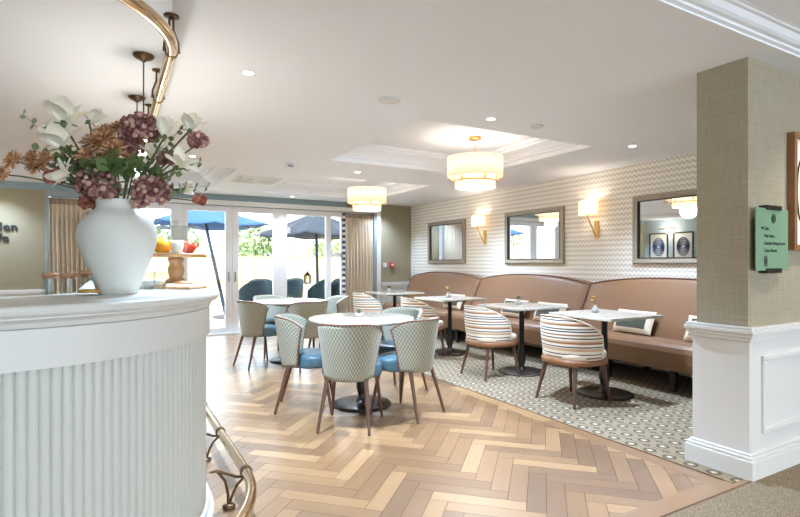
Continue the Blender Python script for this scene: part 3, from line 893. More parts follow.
# cake stand
cs = thing('cake_stand', 'turned wooden cake stand under a clear glass box on the counter', 'cake stand', (0.335, 3.29, CT))
b = MB(); b.lathe([(0,0),(0.095,0),(0.10,0.01),(0.09,0.018),(0.052,0.028),(0.036,0.045),(0.042,0.06),(0.047,0.085),(0.042,0.11),(0.034,0.125),(0.042,0.14),(0.047,0.155),(0.03,0.165)], 36); b.build('pedestal', M['mango'], cs)
b = MB(); b.lathe([(0,0.163),(0.165,0.163),(0.17,0.17),(0.17,0.182),(0.165,0.187),(0,0.187)], 44); b.build('plate', M['mango'], cs)
dm = thing('glass_cover', 'clear glass cover over the pots on the wooden cake stand', 'glass cover', (0.335, 3.29, CT+0.1875), 0.4)
b = MB(); b.lathe([(0.152,0),(0.154,0.12),(0.148,0.145),(0.13,0.158),(0.02,0.162),(0,0.162),(0,0.158),(0.02,0.158),(0.128,0.153),(0.144,0.142),(0.149,0.12),(0.148,0)], 44); b.build('body', M['jarglass'], dm)
b = MB(); b.lathe([(0.008,0.161),(0.008,0.17),(0.018,0.18),(0.018,0.19),(0,0.197)], 16); b.build('knob', M['jarglass'], dm)
def teapot(x, y, r, mat, label, spout):
    t = thing('small_teapot', label, 'teapot', (x, y, CT+0.188), spout)
    b = MB(); b.lathe([(0,0),(r*.6,0),(r*.95,r*.45),(r,r*.85),(r*.8,r*1.35),(r*.4,r*1.6)], 28); b.build('body', M[mat], t)
    b = MB(); b.lathe([(r*.45,r*1.58),(r*.3,r*1.75),(r*.08,r*1.82),(r*.12,r*1.95),(0,r*2.02)], 20); b.build('lid', M[mat], t)
    b = MB(); b.tube([(r*.85,0,r*.7),(r*1.25,0,r*.95),(r*1.5,0,r*1.5)], [r*.22,r*.16,r*.1], 10); b.build('spout', M[mat], t)
    b = MB(); b.tube([(-r*.85,0,r*1.2),(-r*1.35,0,r*1.25),(-r*1.4,0,r*.75),(-r*.9,0,r*.45)], r*.1, 8); b.build('handle', M[mat], t)
teapot(0.265, 3.30, 0.052, 'orange', 'orange yellow pot under the glass cover', 2.4)
teapot(0.40, 3.27, 0.043, 'red', 'red pot with a spout under the glass cover', -0.5)
b = MB(); b.lathe([(0,0),(0.025,0),(0.034,0.03),(0.036,0.07),(0.033,0.07),(0.03,0.03),(0,0.005)], 24)
o = b.build('white_cup', M['ceramic_white']); o.location = (0.332, 3.20, CT+0.188); tag(o, 'small white cup between the orange and red pots', 'cup')

b = MB(); b.box(-0.11, 0.11, -0.075, 0.075, 0, 0.014); b.box(0.11, 0.17, -0.02, 0.02, 0, 0.014)
o = b.build('serving_board', M['mango'], bevel=0.006); o.location = (0.30, 2.78, CT); o.rotation_euler = (0,0,2.4); tag(o, 'wooden serving board lying on the counter below the cake stand', 'board')
b = MB(); b.lathe([(0,0),(0.05,0),(0.085,0.009),(0.095,0.014),(0.093,0.016),(0.05,0.005),(0,0.004)], 36)
o = b.build('side_plate', M['ceramic_white']); o.location = (0.345, 2.99, CT); tag(o, 'white side plate on the counter at the foot of the cake stand', 'plate')
b = MB(); b.lathe([(0,0),(0.035,0.0),(0.05,0.012),(0.045,0.022),(0,0.028)], 20)
o = b.build('bread_roll', M['mango']); o.location = (0.345, 2.99, CT+0.006); tag(o, 'brown bread roll on the white side plate', 'bread')
b = MB(); b.lathe([(0,0),(0.05,0),(0.075,0.03),(0.08,0.045),(0.076,0.045),(0.05,0.008),(0,0.007)], 32)
o = b.build('white_bowl', M['ceramic_white']); o.location = (0.165, 2.86, CT); tag(o, 'white bowl of red brown pastries behind the vase', 'bowl')
for k, (dx, dy, dz) in enumerate(((-0.028,0,0.012),(0.025,0.02,0.012),(0.02,-0.028,0.013))):
    b = MB(); b.lathe([(0,0),(0.02,0.002),(0.026,0.012),(0.02,0.022),(0,0.026)], 14)
    o = b.build('pastry', M['pastry']); o.location = (0.165+dx, 2.86+dy, CT+dz); tag(o, 'red brown pastry in the white bowl behind the vase', 'pastry', 'pastries in the bowl')
for k, (x, y, l) in enumerate(((0.20,2.62,'clear tumbler standing closest behind the vase on the counter'),(0.155,2.70,'clear tumbler between the vase and the bowl of pastries'))):
    b = MB(); b.lathe([(0,0.004),(0.024,0),(0.033,0.09),(0.031,0.09),(0.022,0.008),(0,0.008)], 28)
    o = b.build('tumbler', M['jarglass']); o.location = (x, y, CT); tag(o, l, 'glass', 'tumblers on the counter')

# ------------------------------------------------------------------ tables
def pedestal(t, ht, r=0.262):
    b = MB(); b.lathe([(0,0.004),(r,0.004),(r,0.014),(r*.93,0.022),(0.10,0.03),(0,0.032)], 44); b.build('base', M['blackbase'], t)
    b = MB(); b.lathe([(0.06,0.03),(0.045,0.05),(0.03,0.075),(0.042,0.12),(0.05,0.16),(0.046,0.22),(0.034,0.27),(0.028,0.33),(0.028,ht-0.06),(0.045,ht-0.05),(0.10,ht-0.035)], 24); b.build('column', M['black'], t)
def round_table(x, y, label):
    t = thing('round_table', label, 'table', (x, y, 0), 0, 'round marble cafe tables')
    b = MB(); b.lathe([(0,0.747),(0.455,0.747),(0.467,0.753),(0.467,0.77),(0.462,0.775),(0,0.775)], 72); b.build('table_top', M['marble'], t)
    b = MB(); b.lathe([(0,0.715),(0.19,0.715),(0.19,0.747)], 32); b.build('top_plate', M['black'], t)
    pedestal(t, 0.775)
TA, TBk = (1.95, 4.15), (2.02, 6.475)
round_table(*TA, 'nearer round marble table ringed by four green patterned chairs')
round_table(*TBk, 'farther round marble table ringed by green chairs near the glass doors')
def square_table(y, label):
    t = thing('banquette_table', label, 'table', (4.13, y, 0), 0, 'square marble tables along the banquette')
    b = MB(); b.box(-0.365, 0.365, -0.365, 0.365, 0.748, 0.775); b.build('table_top', M['marble'], t, bevel=0.006)
    b = MB(); b.box(-0.15, 0.15, -0.15, 0.15, 0.722, 0.748); b.build('top_plate', M['black'], t)
    pedestal(t, 0.765)
TY = [3.32, 4.46, 5.90, 7.50]
for y, l in zip(TY, ('square marble table at the near end of the banquette by the white panelled wall', 'square marble table second from the near end of the banquette',
                     'square marble table third along the banquette, holding yellow flowers, beyond the middle', 'square marble table at the far end of the banquette by the back wall')):
    square_table(y, l)

# ------------------------------------------------------------------ chairs
def leg_mb(p0, p1, r0=0.018, r1=0.011):
    b = MB(); b.tube([p0, Vector(p0).lerp(Vector(p1), .5), p1], [r0, (r0+r1)/2, r1], 10); return b
def green_chair(label):
    t = thing('patterned_tub_chair', label, 'chair', (0,0,0), 0, 'green patterned chairs at the round tables')
    def shell(u, v, o=0.0):
        q = 2*u-1
        th = q*math.radians(70+14*v)
        rx, ry = 0.208+0.05*v, 0.225+0.065*v
        z = 0.375+0.43*v - 0.085*abs(q)**4.5*v**3 + 0.02*abs(q)**3*(1-v)
        return Vector((rx*math.sin(th), -ry*math.cos(th)+0.012, z))
    b = MB(); b.grid(shell, 36, 14, uvfn=lambda u, v: (0.74*(u-0.5)*(1-0.0*v), 0.43*v)); b.build('backrest', M['lattice'], t, solid=0.034, offset=-1)
    edge = [shell(0, k/12) for k in range(12)] + [shell(k/36, 1) for k in range(37)] + [shell(1, 1-k/12) for k in range(1, 13)]
    cen = Vector((0,0,0.6))
    edge = [e + (Vector((-e.x, -e.y, 0)).normalized()*0.004) for e in edge]
    b = MB(); b.tube(edge, 0.0075, 6); b.build('piping', M['piping'], t)
    # seat cushion
    def outline(s):
        pts = []
        for k in range(40):
            a = 2*PI*k/40; ca, sa = math.cos(a), math.sin(a)
            e = 3.2
            yy = 0.01+0.235*s*math.copysign(abs(sa)**(2/e), sa); xx = 0.236*s*math.copysign(abs(ca)**(2/e), ca)
            if yy < -0.03:
                q = math.hypot(xx/0.168, yy/0.182)
                if q > 1: xx /= q; yy = yy/q
            pts.append((xx, yy))
        return pts
    b = MB(); lay = [(0.86,0.375),(0.97,0.382),(1.0,0.40),(1.0,0.455),(0.97,0.475),(0.88,0.486),(0.6,0.49)]
    vs = []; fs = []
    for s, z in lay: vs += [(x, y, z) for x, y in outline(s)]
    for q in range(len(lay)-1):
        for k in range(40): fs.append((q*40+k, q*40+(k+1) % 40, (q+1)*40+(k+1) % 40, (q+1)*40+k))
    fs.append(tuple(range(6*40, 7*40))); fs.append(tuple(reversed(range(40))))
    b.add(vs, fs, True); b.build('seat', M['seatblue'], t)
    for p0, p1 in (((-.15,-.14,.385),(-.195,-.245,0.001)), ((.15,-.14,.385),(.195,-.245,0.001)), ((-.17,.16,.385),(-.21,.225,0.001)), ((.17,.16,.385),(.21,.225,0.001))):
        leg_mb(p0, p1).build('leg', M['legwood'], t)
    return t
def striped_chair(label):
    t = thing('striped_tub_chair', label, 'chair', (0,0,0), 0, 'striped chairs facing the banquette')
    def shell(u, v):
        q = 2*u-1; th = q*math.radians(104-8*v)
        rx, ry = 0.262+0.030*v, 0.262+0.035*v
        top = 0.79 - 0.17*abs(q)**2.6
        z = 0.405+(top-0.405)*v
        bul = 0.012*math.sin(PI*v)
        return Vector(((rx+bul)*math.sin(th), -(ry+bul)*math.cos(th)+0.01, z))
    b = MB(); b.grid(shell, 44, 14, uvfn=lambda u, v: (u*1.1, (0.385 - 0.17*abs(2*u-1)**2.6)*v/0.385)); b.build('backrest', M['stripes'], t, solid=0.05, offset=-1, bevel=0.015, seg=3)
    edge = [shell(0, k/8) for k in range(8)] + [shell(k/44, 1) for k in range(45)] + [shell(1, 1-k/8) for k in range(1, 9)]
    b = MB(); b.tube([e+Vector((0,0,0.002)) for e in edge], 0.006, 6); b.build('piping', M['cream'], t)
    def oval(s, z, n=44):
        out = []
        for k in range(n):
            a = 2*PI*k/n; ca, sa = math.cos(a), math.sin(a); e = 2.5
            out.append((0.262*s*math.copysign(abs(ca)**(2/e), ca), 0.005+(0.29 if sa > 0 else 0.262)*s*math.copysign(abs(sa)**(2/e), sa), z))
        return out
    def stack(lay):
        b = MB(); vs = []; fs = []
        for s, z in lay: vs += oval(s, z)
        for q in range(len(lay)-1):
            for k in range(44): fs.append((q*44+k, q*44+(k+1) % 44, (q+1)*44+(k+1) % 44, (q+1)*44+k))
        fs.append(tuple(range((len(lay)-1)*44, len(lay)*44))); fs.append(tuple(reversed(range(44))))
        return b.add(vs, fs, True)
    stack([(0.96,0.355),(1.0,0.36),(1.01,0.395),(0.99,0.407)]).build('seat_frame', M['rimwood'], t)
    stack([(0.93,0.406),(0.97,0.415),(0.97,0.455),(0.93,0.472),(0.8,0.48),(0.5,0.483)]).build('seat', M['cream'], t)
    for p0, p1 in (((-.17,-.16,.37),(-.225,-.235,.005)), ((.17,-.16,.37),(.225,-.235,.005)), ((-.19,.17,.37),(-.225,.225,.005)), ((.19,.17,.37),(.225,.225,.005))):
        leg_mb(p0, p1, 0.022, 0.012).build('leg', M['legwood'], t)
    return t
gc = green_chair('green patterned tub chair in front of the nearer round table, back to the entrance')
def place_green(first, x, y, face, label):
    rz = math.radians(face)-PI/2
    if first: gc.location = (x, y, 0); gc.rotation_euler = (0,0,rz); gc['label'] = label
    else: dup(gc, (x, y, 0), rz, label)
place_green(True, 1.63, 3.67, 53, 'green patterned chair at the nearer round table, its whole back showing, nearest the viewer')
place_green(False, 2.17, 3.72, 114, 'green patterned chair at the nearer round table with its back to the nearest striped chair')
place_green(False, 1.49, 4.30, -24, 'green patterned chair at the nearer round table on its counter side')
place_green(False, 2.42, 4.36, 205, 'green patterned chair at the nearer round table on its banquette side, inside of back showing')
place_green(False, 1.59, 6.33, 14, 'green patterned chair at the farther round table on its counter side')
place_green(False, 1.93, 6.98, -82, 'green patterned chair at the farther round table, nearest the door handles')
place_green(False, 2.06, 5.95, 96, 'green patterned chair at the farther round table, backed toward the nearer table')
place_green(False, 2.56, 6.50, 180, 'green patterned chair at the farther round table on its banquette side')
sc_ = striped_chair('striped')
SL = ['nearest striped tub chair, at the table by the white panelled wall', 'striped tub chair second from the near end of the row facing the banquette',
      'striped tub chair third along, half hidden behind a green chair', 'farthest striped tub chair, by the back wall curtain']
for k, y in enumerate((3.31, 4.49, 5.93, 7.52)):
    if k == 0: sc_.location = (3.69, y, 0); sc_.rotation_euler = (0,0,-PI/2); sc_['label'] = SL[0]
    else: dup(sc_, (3.69, y, 0), -PI/2+random.uniform(-.04,.04), SL[k])

# ------------------------------------------------------------------ banquette
def banquette(y0, y1, label):
    L = y1-y0-0.012
    t = thing('banquette_bench', label, 'bench', (0, (y0+y1)/2, 0), 0, 'banquette sections along the papered wall')
    # seat (profile in x,z)
    pr = [(5.20,0.21),(4.73,0.21),(4.70,0.225),(4.685,0.30),(4.675,0.40),(4.69,0.445),(4.73,0.472),(4.80,0.48),(5.20,0.465)]
    b = MB(); b.prism(pr, -L/2, L/2); b.build('seat', M['bench'], t, bevel=0.012, seg=3)
    # back with an arched top
    n = 40; vs = []; fs = []
    def tz(v): 
        q = abs(2*v-1); return 0.99+0.10*(1-q**2.3)
    m = 10
    for k in range(n+1):
        v = k/n; y = -L/2+L*v; z1 = tz(v)
        e = min(1.0, min(v, 1-v)/0.02)
        prof = [(5.56,0.21),(5.12,0.21),(5.10,0.46),(5.17,0.46+(z1-0.46)*0.3),(5.26,0.46+(z1-0.46)*0.65),(5.325,z1-0.045),(5.345,z1-0.015),(5.375,z1),(5.54,z1),(5.56,z1-0.02)]
        for (x, z) in prof: vs.append((x+0.02*(1-e)*(1 if x < 5.5 else 0), y, z))
    for k in range(n):
        for q in range(m):
            q2 = (q+1) % m
            fs.append((k*m+q, k*m+q2, (k+1)*m+q2, (k+1)*m+q))
    fs.append(tuple(reversed(range(m)))); fs.append(tuple(range(n*m, n*m+m)))
    b = MB(); b.add(vs, fs, True); o = b.build('backrest', M['bench'], t)
    me = o.data
    for p in me.polygons:
        if len(p.vertices) > 4: p.use_smooth = False
    pts = [(5.36, -L/2+L*k/n, tz(k/n)+0.002) for k in range(n+1)]
    ends = lambda y: [(5.12,y,.47),(5.18,y,.62),(5.27,y,.82),(5.34,y,.95)]
    b = MB(); b.tube(ends(-L/2+0.004)+pts+list(reversed(ends(L/2-0.004))), 0.009, 8); b.build('piping', M['benchpipe'], t)
    b = MB(); b.tube([(5.105,-L/2,0.472),(5.105,L/2,0.472)], 0.009, 8); b.build('seam', M['benchpipe'], t)
    for y in (-L/2+0.15, -L/2+L/3, L/2-L/3, L/2-0.15):
        for x in (4.78, 5.45):
            b = MB(); b.add([(x-.03,y-.03,.21),(x+.03,y-.03,.21),(x+.03,y+.03,.21),(x-.03,y+.03,.21),(x-.02,y-.02,.005),(x+.02,y-.02,.005),(x+.02,y+.02,.005),(x-.02,y+.02,.005)],
                  [(0,1,2,3),(7,6,5,4),(1,0,4,5),(2,1,5,6),(3,2,6,7),(0,3,7,4)]); b.build('leg', M['benchleg'], t)
banquette(2.28, 4.54, 'dusty pink banquette section nearest the white panelled wall')
banquette(4.54, 6.77, 'dusty pink banquette section in the middle of the papered wall')
banquette(6.77, 8.98, 'dusty pink banquette section at the back wall end')

def cushion(y, label, lean=0.42, w=0.50, h=0.27, rz=0.0):
    t = thing('scatter_cushion', label, 'cushion', (5.03, y, 0.483), rz, 'bordered cushions on the banquette')
    def body(s):
        def fn(u, v):
            a, c = 2*u-1, 2*v-1
            th = 0.055*(max(0, 1-abs(a)**4)*max(0, 1-abs(c)**4))**0.5
            return (s*th, a*w/2*(1-0.03*(1-c*c)), h/2+c*h/2*(1-0.04*(1-a*a)))
        return fn
    Mx = R(lean, 'Y')
    def part(lo, hi, name, mat, s=-1, off=0.0):
        f = body(s)
        def fn(u, v):
            p = Vector(f(lo[0]+(hi[0]-lo[0])*u, lo[1]+(hi[1]-lo[1])*v)); p.x += off*s; return p
        b = MB(); b.grid(fn, 16, 12, M=Mx, flip=(s > 0)); b.build(name, mat, t)
    f = body(-1)
    b = MB(); b.grid(f, 24, 16, M=Mx); b.grid(body(1), 24, 16, M=Mx, flip=True); b.build('cover', M['cream'], t)
    part((0.12,0.17), (0.88,0.83), 'centre_panel', M['cushgreen'], -1, 0.003)
    part((0.0,0.0), (1,1), 'back_panel', M['cushdark'], 1, 0.002)
cushion(2.84, 'cream bordered dark cushion half hidden by the white panelled wall', rz=0.05)
cushion(3.70, 'cream bordered dark green cushion showing under the nearest banquette table top', rz=-0.05)
cushion(4.95, 'cream bordered cushion behind the second banquette table, toward the entrance', rz=0.05)
cushion(5.65, 'dark cushion behind the second banquette table, toward the back wall', rz=-0.04)
cushion(7.15, 'cream bordered cushion on the far banquette section behind the third table')

# ------------------------------------------------------------------ table decorations
def bud_vase(x, y, label, flowers):
    t = thing('bud_vase', label, 'vase', (x, y, 0.7755), 0, 'small table vases')
    b = MB(); b.lathe([(0,0),(0.026,0),(0.034,0.015),(0.033,0.035),(0.018,0.055),(0.014,0.068),(0.018,0.075),(0.012,0.07),(0,0.05)], 20); b.build('pot', M['potgrey'], t)
    rnd = random.Random(int(y*100))
    for k in range(3 if flowers else 0):
        tip = Vector((rnd.uniform(-.035,.035), rnd.uniform(-.035,.035), 0.115+rnd.uniform(0,.035)))
        b = MB(); b.tube([(0,0,0.05), tip*0.6+Vector((0,0,0.04)), tip], 0.002, 5); s = b.build('stem', M['leaf'], t)
        b = MB()
        for q in range(8): leaf_shape(b, T(*tip) @ R(q*PI/4) @ R(-1.0, 'X'), 0.022, 0.012)
        b.lathe([(0,-.004),(0.008,0),(0.006,0.008),(0,0.01)], 8, T(*tip)); b.build('bloom', M['yellow'], s)
    if not flowers:
        b = MB()
        for q in range(14): leaf_shape(b, T(0,0,0.06) @ R(q*2.4) @ R(-0.25-0.09*q, 'X'), 0.05, 0.02)
        b.build('leaves', M['leaf'], t)
def succulent(x, y, label):
    t = thing('succulent_pot', label, 'potted plant', (x, y, 0.7755), 0, 'succulents on the round tables')
    b = MB(); b.lathe([(0,0),(0.026,0),(0.034,0.035),(0.03,0.035),(0.028,0.028),(0,0.028)], 20); b.build('pot', M['ceramic_white'], t)
    b = MB()
    for q in range(16): leaf_shape(b, T(0,0,0.028) @ R(q*2.4) @ R(-0.2-0.075*q, 'X'), 0.04, 0.02, 0.3)
    b.build('leaves', M['euca'], t)
succulent(TA[0]-0.0, TA[1]+0.06, 'little succulent in a white pot on the nearer round table')
succulent(TBk[0], TBk[1], 'little succulent in a white pot on the farther round table')
bud_vase(4.12, 3.42, 'grey bud vase of yellow flowers on the table by the white panelled wall', True)
bud_vase(4.12, 4.50, 'grey bud vase of green leaves on the second banquette table', False)
bud_vase(4.15, 5.96, 'grey bud vase of yellow flowers on the third banquette table', True)
bud_vase(4.03, 7.50, 'grey bud vase of green leaves on the farthest banquette table', False)

# ------------------------------------------------------------------ mirrors and sconces
def mirror(y0, y1, z0, z1, label):
    t = thing('wall_mirror', label, 'mirror', (W, (y0+y1)/2, z0), 0, 'taupe framed mirrors on the papered wall')
    L = (y1-y0)/2; h = z1-z0; f = 0.075
    b = MB()
    # mitred moulding swept round the rectangle
    pr = [(0.0,0.0),(0.0,-0.035),(0.012,-0.045),(0.028,-0.045),(0.034,-0.038),(0.055,-0.032),(0.062,-0.036),(0.07,-0.034),(f,-0.02),(f,0.0)]
    vs = []; fs = []
    for ins, x in pr:
        vs += [(x, -L+ins, ins), (x, L-ins, ins), (x, L-ins, h-ins), (x, -L+ins, h-ins)]
    for q in range(len(pr)-1):
        for e in range(4):
            g = (e+1) % 4; fs.append((q*4+e, q*4+4+e, q*4+4+g, q*4+g))
    b.add(vs, fs); b.build('frame', M['taupe'], t)
    b = MB()
    for (a, c, e, g) in ((-L+f-.012, L-f+.012, f-.012, f), (-L+f-.012, L-f+.012, h-f, h-f+.012), (-L+f-.012, -L+f, f, h-f), (L-f, L-f+.012, f, h-f)):
        b.box(-0.036, -0.012, a, c, e, g)
    b.build('inner_edge', M['darkline'], t)
    b = MB(); b.box(-0.014, -0.006, -L+f-.005, L-f+.005, f-.005, h-f+.005); b.build('looking_glass', M['mirror'], t)
mirror(2.82, 4.05, 1.25, 2.07, 'taupe framed mirror nearest the white panelled wall')
mirror(5.15, 6.385, 1.25, 2.07, 'taupe framed mirror between the two wall lights')
mirror(7.46, 8.69, 1.25, 2.06, 'taupe framed mirror nearest the back wall')
def sconce(y, label):
    t = thing('wall_sconce', label, 'wall lamp', (W, y, 1.58), 0, 'brass wall lights between the mirrors')
    b = MB(); b.box(-0.018, 0, -0.035, 0.035, 0, 0.24); b.build('backplate', M['gold'], t, bevel=0.004)
    b = MB(); b.tube([(-0.018,0,0.04),(-0.05,0,0.06),(-0.085,0.005,0.14),(-0.11,0.03,0.22),(-0.125,0.05,0.29),(-0.125,0.05,0.36)], 0.009, 10); b.build('arm', M['gold'], t)
    b = MB(); n = 40
    def fn(u, v):
        a = 2*PI*u; e = 3.5; ca, sa = math.cos(a), math.sin(a)
        return (-0.115+0.075*math.copysign(abs(ca)**(2/e), ca), 0.05+0.12*math.copysign(abs(sa)**(2/e), sa), 0.315+0.175*v)
    b.grid(fn, n, 3); b.build('lamp_shade', M['sconceshade'], t)
    lampobj('bulb_light', 'POINT', (-0.115, 0.05, 0.42), 4.5, WARM, t, shadow_soft_size=0.03)
    b = MB(); b.lathe([(0,0.37),(0.014,0.375),(0.02,0.40),(0.012,0.43),(0,0.435)], 12, T(-0.115,0.05,0)); b.build('bulb', M['bulb'], t)
sconce(4.60, 'brass wall light with cream shade, right of the middle mirror')
sconce(6.92, 'brass wall light with cream shade, left of the middle mirror')

# ------------------------------------------------------------------ pendants and ceiling fittings
def pendant(x, y, label):
    t = thing('drum_pendant', label, 'pendant lamp', (x, y, 0), 0, 'two tier drum pendants in the coffers')
    zc = H+CD
    b = MB(); b.lathe([(0,zc-.001),(0.07,zc-.001),(0.07,zc-.028),(0.065,zc-.032),(0,zc-.032)], 28); b.build('canopy', M['gold'], t)
    b = MB(); b.tube([(0,0,zc-.03),(0,0,2.40)], 0.005, 8); b.build('rod', M['gold'], t)
    b = MB(); b.lathe([(0.31,2.215),(0.31,2.44)], 56); b.build('upper_shade', M['lampshade'], t, solid=0.003)
    b = MB(); b.lathe([(0.225,2.10),(0.225,2.26)], 48); b.build('lower_shade', M['lampshade'], t, solid=0.003)
    b = MB(); b.lathe([(0.0,2.107),(0.222,2.107)], 48); b.build('diffuser', M['diff'], t)
    b = MB(); b.tube([(0.235*math.cos(2*PI*k/48), 0.235*math.sin(2*PI*k/48), 2.172) for k in range(48)], 0.008, 8, closed=True)
    for k in range(6):
        a = PI*k/3+.3; b.tube([(0.235*math.cos(a), 0.235*math.sin(a), 2.172), (0.235*math.cos(a), 0.235*math.sin(a), 2.28)], 0.006, 6)
        b.tube([(0.235*math.cos(a), 0.235*math.sin(a), 2.172), (0.305*math.cos(a), 0.305*math.sin(a), 2.215)], 0.005, 6)
    for k in range(3):
        a = 2*PI*k/3; b.tube([(0,0,2.41), (0.305*math.cos(a), 0.305*math.sin(a), 2.42)], 0.004, 6)
    b.build('ring', M['gold'], t)
    b = MB(); b.lathe([(0,2.095),(0.012,2.10),(0.012,2.107)], 12); b.build('finial', M['gold'], t)
    lampobj('lamp_light', 'POINT', (0,0,2.33), 6.5, (1,0.97,0.94), t, shadow_soft_size=0.12)
    lampobj('lamp_light', 'POINT', (0,0,2.05), 7, (1,0.98,0.96), t, shadow_soft_size=0.12)
pendant(3.55, 4.58, 'two tier cream drum pendant in the nearer ceiling coffer')
pendant(3.55, 7.36, 'two tier cream drum pendant in the farther ceiling coffer')
DL = [(0.76,3.31,'round downlight in the ceiling beside the brass rail'), (2.78,3.37,'round downlight in the ceiling just in front of the nearer coffer'),
      (4.70,3.43,'round downlight in the ceiling by the papered wall'), (2.86,6.21,'round downlight between the two coffers over the tables'),
      (4.70,6.20,'round downlight between the coffers close to the papered wall'), (2.87,9.07,'round downlight by the back wall above the glass doors'),
      (0.80,6.20,'round downlight over the floor between counter and glass doors'), (4.72,9.05,'round downlight by the back wall above the beige curtain'),
      (-1.45,9.0,'round downlight over the black wall lettering')]
for (x, y, l) in DL:
    t = thing('downlight', l, 'ceiling light', (x, y, H), 0, 'recessed ceiling downlights')
    b = MB(); b.lathe([(0.033,-0.0015),(0.034,-0.004),(0.046,-0.004),(0.048,-0.0005)], 28); b.build('bezel', M['cut'], t)
    b = MB(); b.lathe([(0,-0.002),(0.034,-0.002)], 24); b.build('lens', M['down'], t)
    en = 72
    lo = lampobj('beam', 'SPOT', (0,0,-0.02), en*(1.1 if y > 8.9 else 2.2 if x > 4 else 4.3), NEUT, t, spot_size=math.radians(120), spot_blend=0.9, shadow_soft_size=0.04)
def ceil_disc(x, y, r, label):
    b = MB(); b.lathe([(0,-0.022),(r*.7,-0.02),(r*.95,-0.012),(r,-0.001),(0,-0.001)], 32)
    o = b.build('smoke_detector', M['cut']); o.location = (x, y, H); tag(o, label, 'detector', 'ceiling detectors')
ceil_disc(1.79, 3.33, 0.085, 'round white ceiling detector between the brass rail and the nearer coffer')
ceil_disc(3.275, 3.34, 0.055, 'small round ceiling detector between the two downlights by the nearer coffer')
t = thing('ceiling_sensor', 'small boxy grey and white sensor under the ceiling in front of the doors', 'sensor', (1.88, 6.05, H))
b = MB(); b.box(-0.05,0.05,-0.03,0.03,-0.07,-0.001); b.build('housing', M['cut'], t, bevel=0.006)
b = MB(); b.box(-0.035,0.035,-0.034,-0.029,-0.055,-0.025); b.build('lens', M['steel'], t)
t = thing('air_vent', 'square white ceiling air diffuser near the glass doors', 'vent', (1.84, 7.5, H))
for k, s in enumerate((0.30, 0.24, 0.18, 0.12, 0.06)):
    b = MB(); z = -0.004-0.003*(k % 2); w2_ = 0.018
    b.box(-s, s, -s, -s+w2_, z-.01, -0.0005); b.box(-s, s, s-w2_, s, z-.01, -0.0005); b.box(-s, -s+w2_, -s+w2_, s-w2_, z-.01, -0.0005); b.box(s-w2_, s, -s+w2_, s-w2_, z-.01, -0.0005)
    b.build('frame' if k == 0 else 'vane', M['cut'], t)

# ------------------------------------------------------------------ small wall things
t = thing('fire_call_point', 'red square fire alarm call point on the back wall', 'alarm', (5.11, YB, 1.22))
b = MB(); b.box(-0.05,0.05,-0.04,0,-0.05,0.05); b.build('case', M['redplastic'], t, bevel=0.006)
b = MB(); b.box(-0.03,0.03,-0.043,-0.039,-0.02,0.025); b.build('glass_plate', M['cut'], t)
t = thing('wall_switch', 'white switch plate next to the red call point', 'switch', (4.95, YB, 1.22))
b = MB(); b.box(-0.043,0.043,-0.012,0,-0.043,0.043); b.build('plate', M['cut'], t, bevel=0.004)
b = MB(); b.box(-0.014,0.014,-0.018,-0.011,-0.02,0.02); b.build('rocker', M['cut'], t, bevel=0.002)

# glass direction sign on the nib wall
SX, SZ = 3.45, 1.40
t = thing('direction_sign', 'green glass direction plate held by two dark clips on the wall', 'sign', (SX, NY0, SZ))
b = MB(); b.box(-0.19,0.18,-0.040,-0.032,-0.185,0.185); b.build('plate', M['signglass'], t, bevel=0.002)
for z, n2 in ((0.175, 1), (-0.2, -1)):
    b = MB(); b.box(-0.085,0.085,-0.05,0,z,z+0.028); b.build('clip', M['blackbase'], t, bevel=0.003)
rw = (PI/2, 0, 0)
for k, (s, z) in enumerate((('Cafe', 0.055), ('Hair Salon', 0.012), ('Garden Dining Room', -0.031), ('Guest Room', -0.074))):
    letter_part(s, 0.028, M['ink'], t, (-0.105, -0.042, z), rw, 0.0, 'LEFT', depth=0.001)
b = MB(); b.tube([(0.02*math.cos(2*PI*k/20), -0.042, 0.125+0.027*math.sin(2*PI*k/20)) for k in range(20)], 0.0022, 5, closed=True); b.box(-0.004,0.004,-0.043,-0.041,0.108,0.14); b.build('emblem', M['ink'], t)
b = MB(); b.add([(-0.142,-0.0415,0.066),(-0.122,-0.0415,0.076),(-0.122,-0.0415,0.056)], [(0,1,2),(2,1,0)]); b.box(-0.124,-0.114,-0.042,-0.041,0.063,0.069); b.build('arrow', M['ink'], t)
b = MB()
for dx in (-0.098, -0.078):
    b.box(dx-.005, dx+.005, -0.043, -0.041, -0.145, -0.108); b.lathe([(0,-.004),(0.004,0),(0,.004)], 8, T(dx, -0.042, -0.100)); b.box(dx-.003,dx+.003,-0.043,-0.041,-0.16,-0.145)
b.build('symbol', M['ink'], t)

# framed picture on the nib wall
t = thing('framed_picture', 'wood framed line drawing on the woven wall beside the green sign', 'picture', (4.065, NY0, 1.34))
b = MB()
for (a, c, e, f) in ((-0.36,0.36,0,0.035),(-0.36,0.36,0.705,0.74),(-0.36,-0.325,0.035,0.705),(0.325,0.36,0.035,0.705)): b.box(a, c, -0.045, 0, e, f)
b.build('frame', M['frame_wood'], t, bevel=0.004)
b = MB(); b.box(-0.325,0.325,-0.02,-0.01,0.035,0.705); b.build('paper', M['paper'], t)
b = MB()
for (cx, cz, rx_, rz_) in ((-0.12,0.38,0.16,0.22),(-0.06,0.36,0.15,0.2),(0.1,0.38,0.14,0.2)):
    b.tube([(cx+rx_*math.cos(2*PI*k/40), -0.0215, cz+rz_*math.sin(2*PI*k/40+0.3*math.sin(4*PI*k/40))) for k in range(40)], 0.006, 6, closed=True)
b.build('drawing', M['ink'], t)

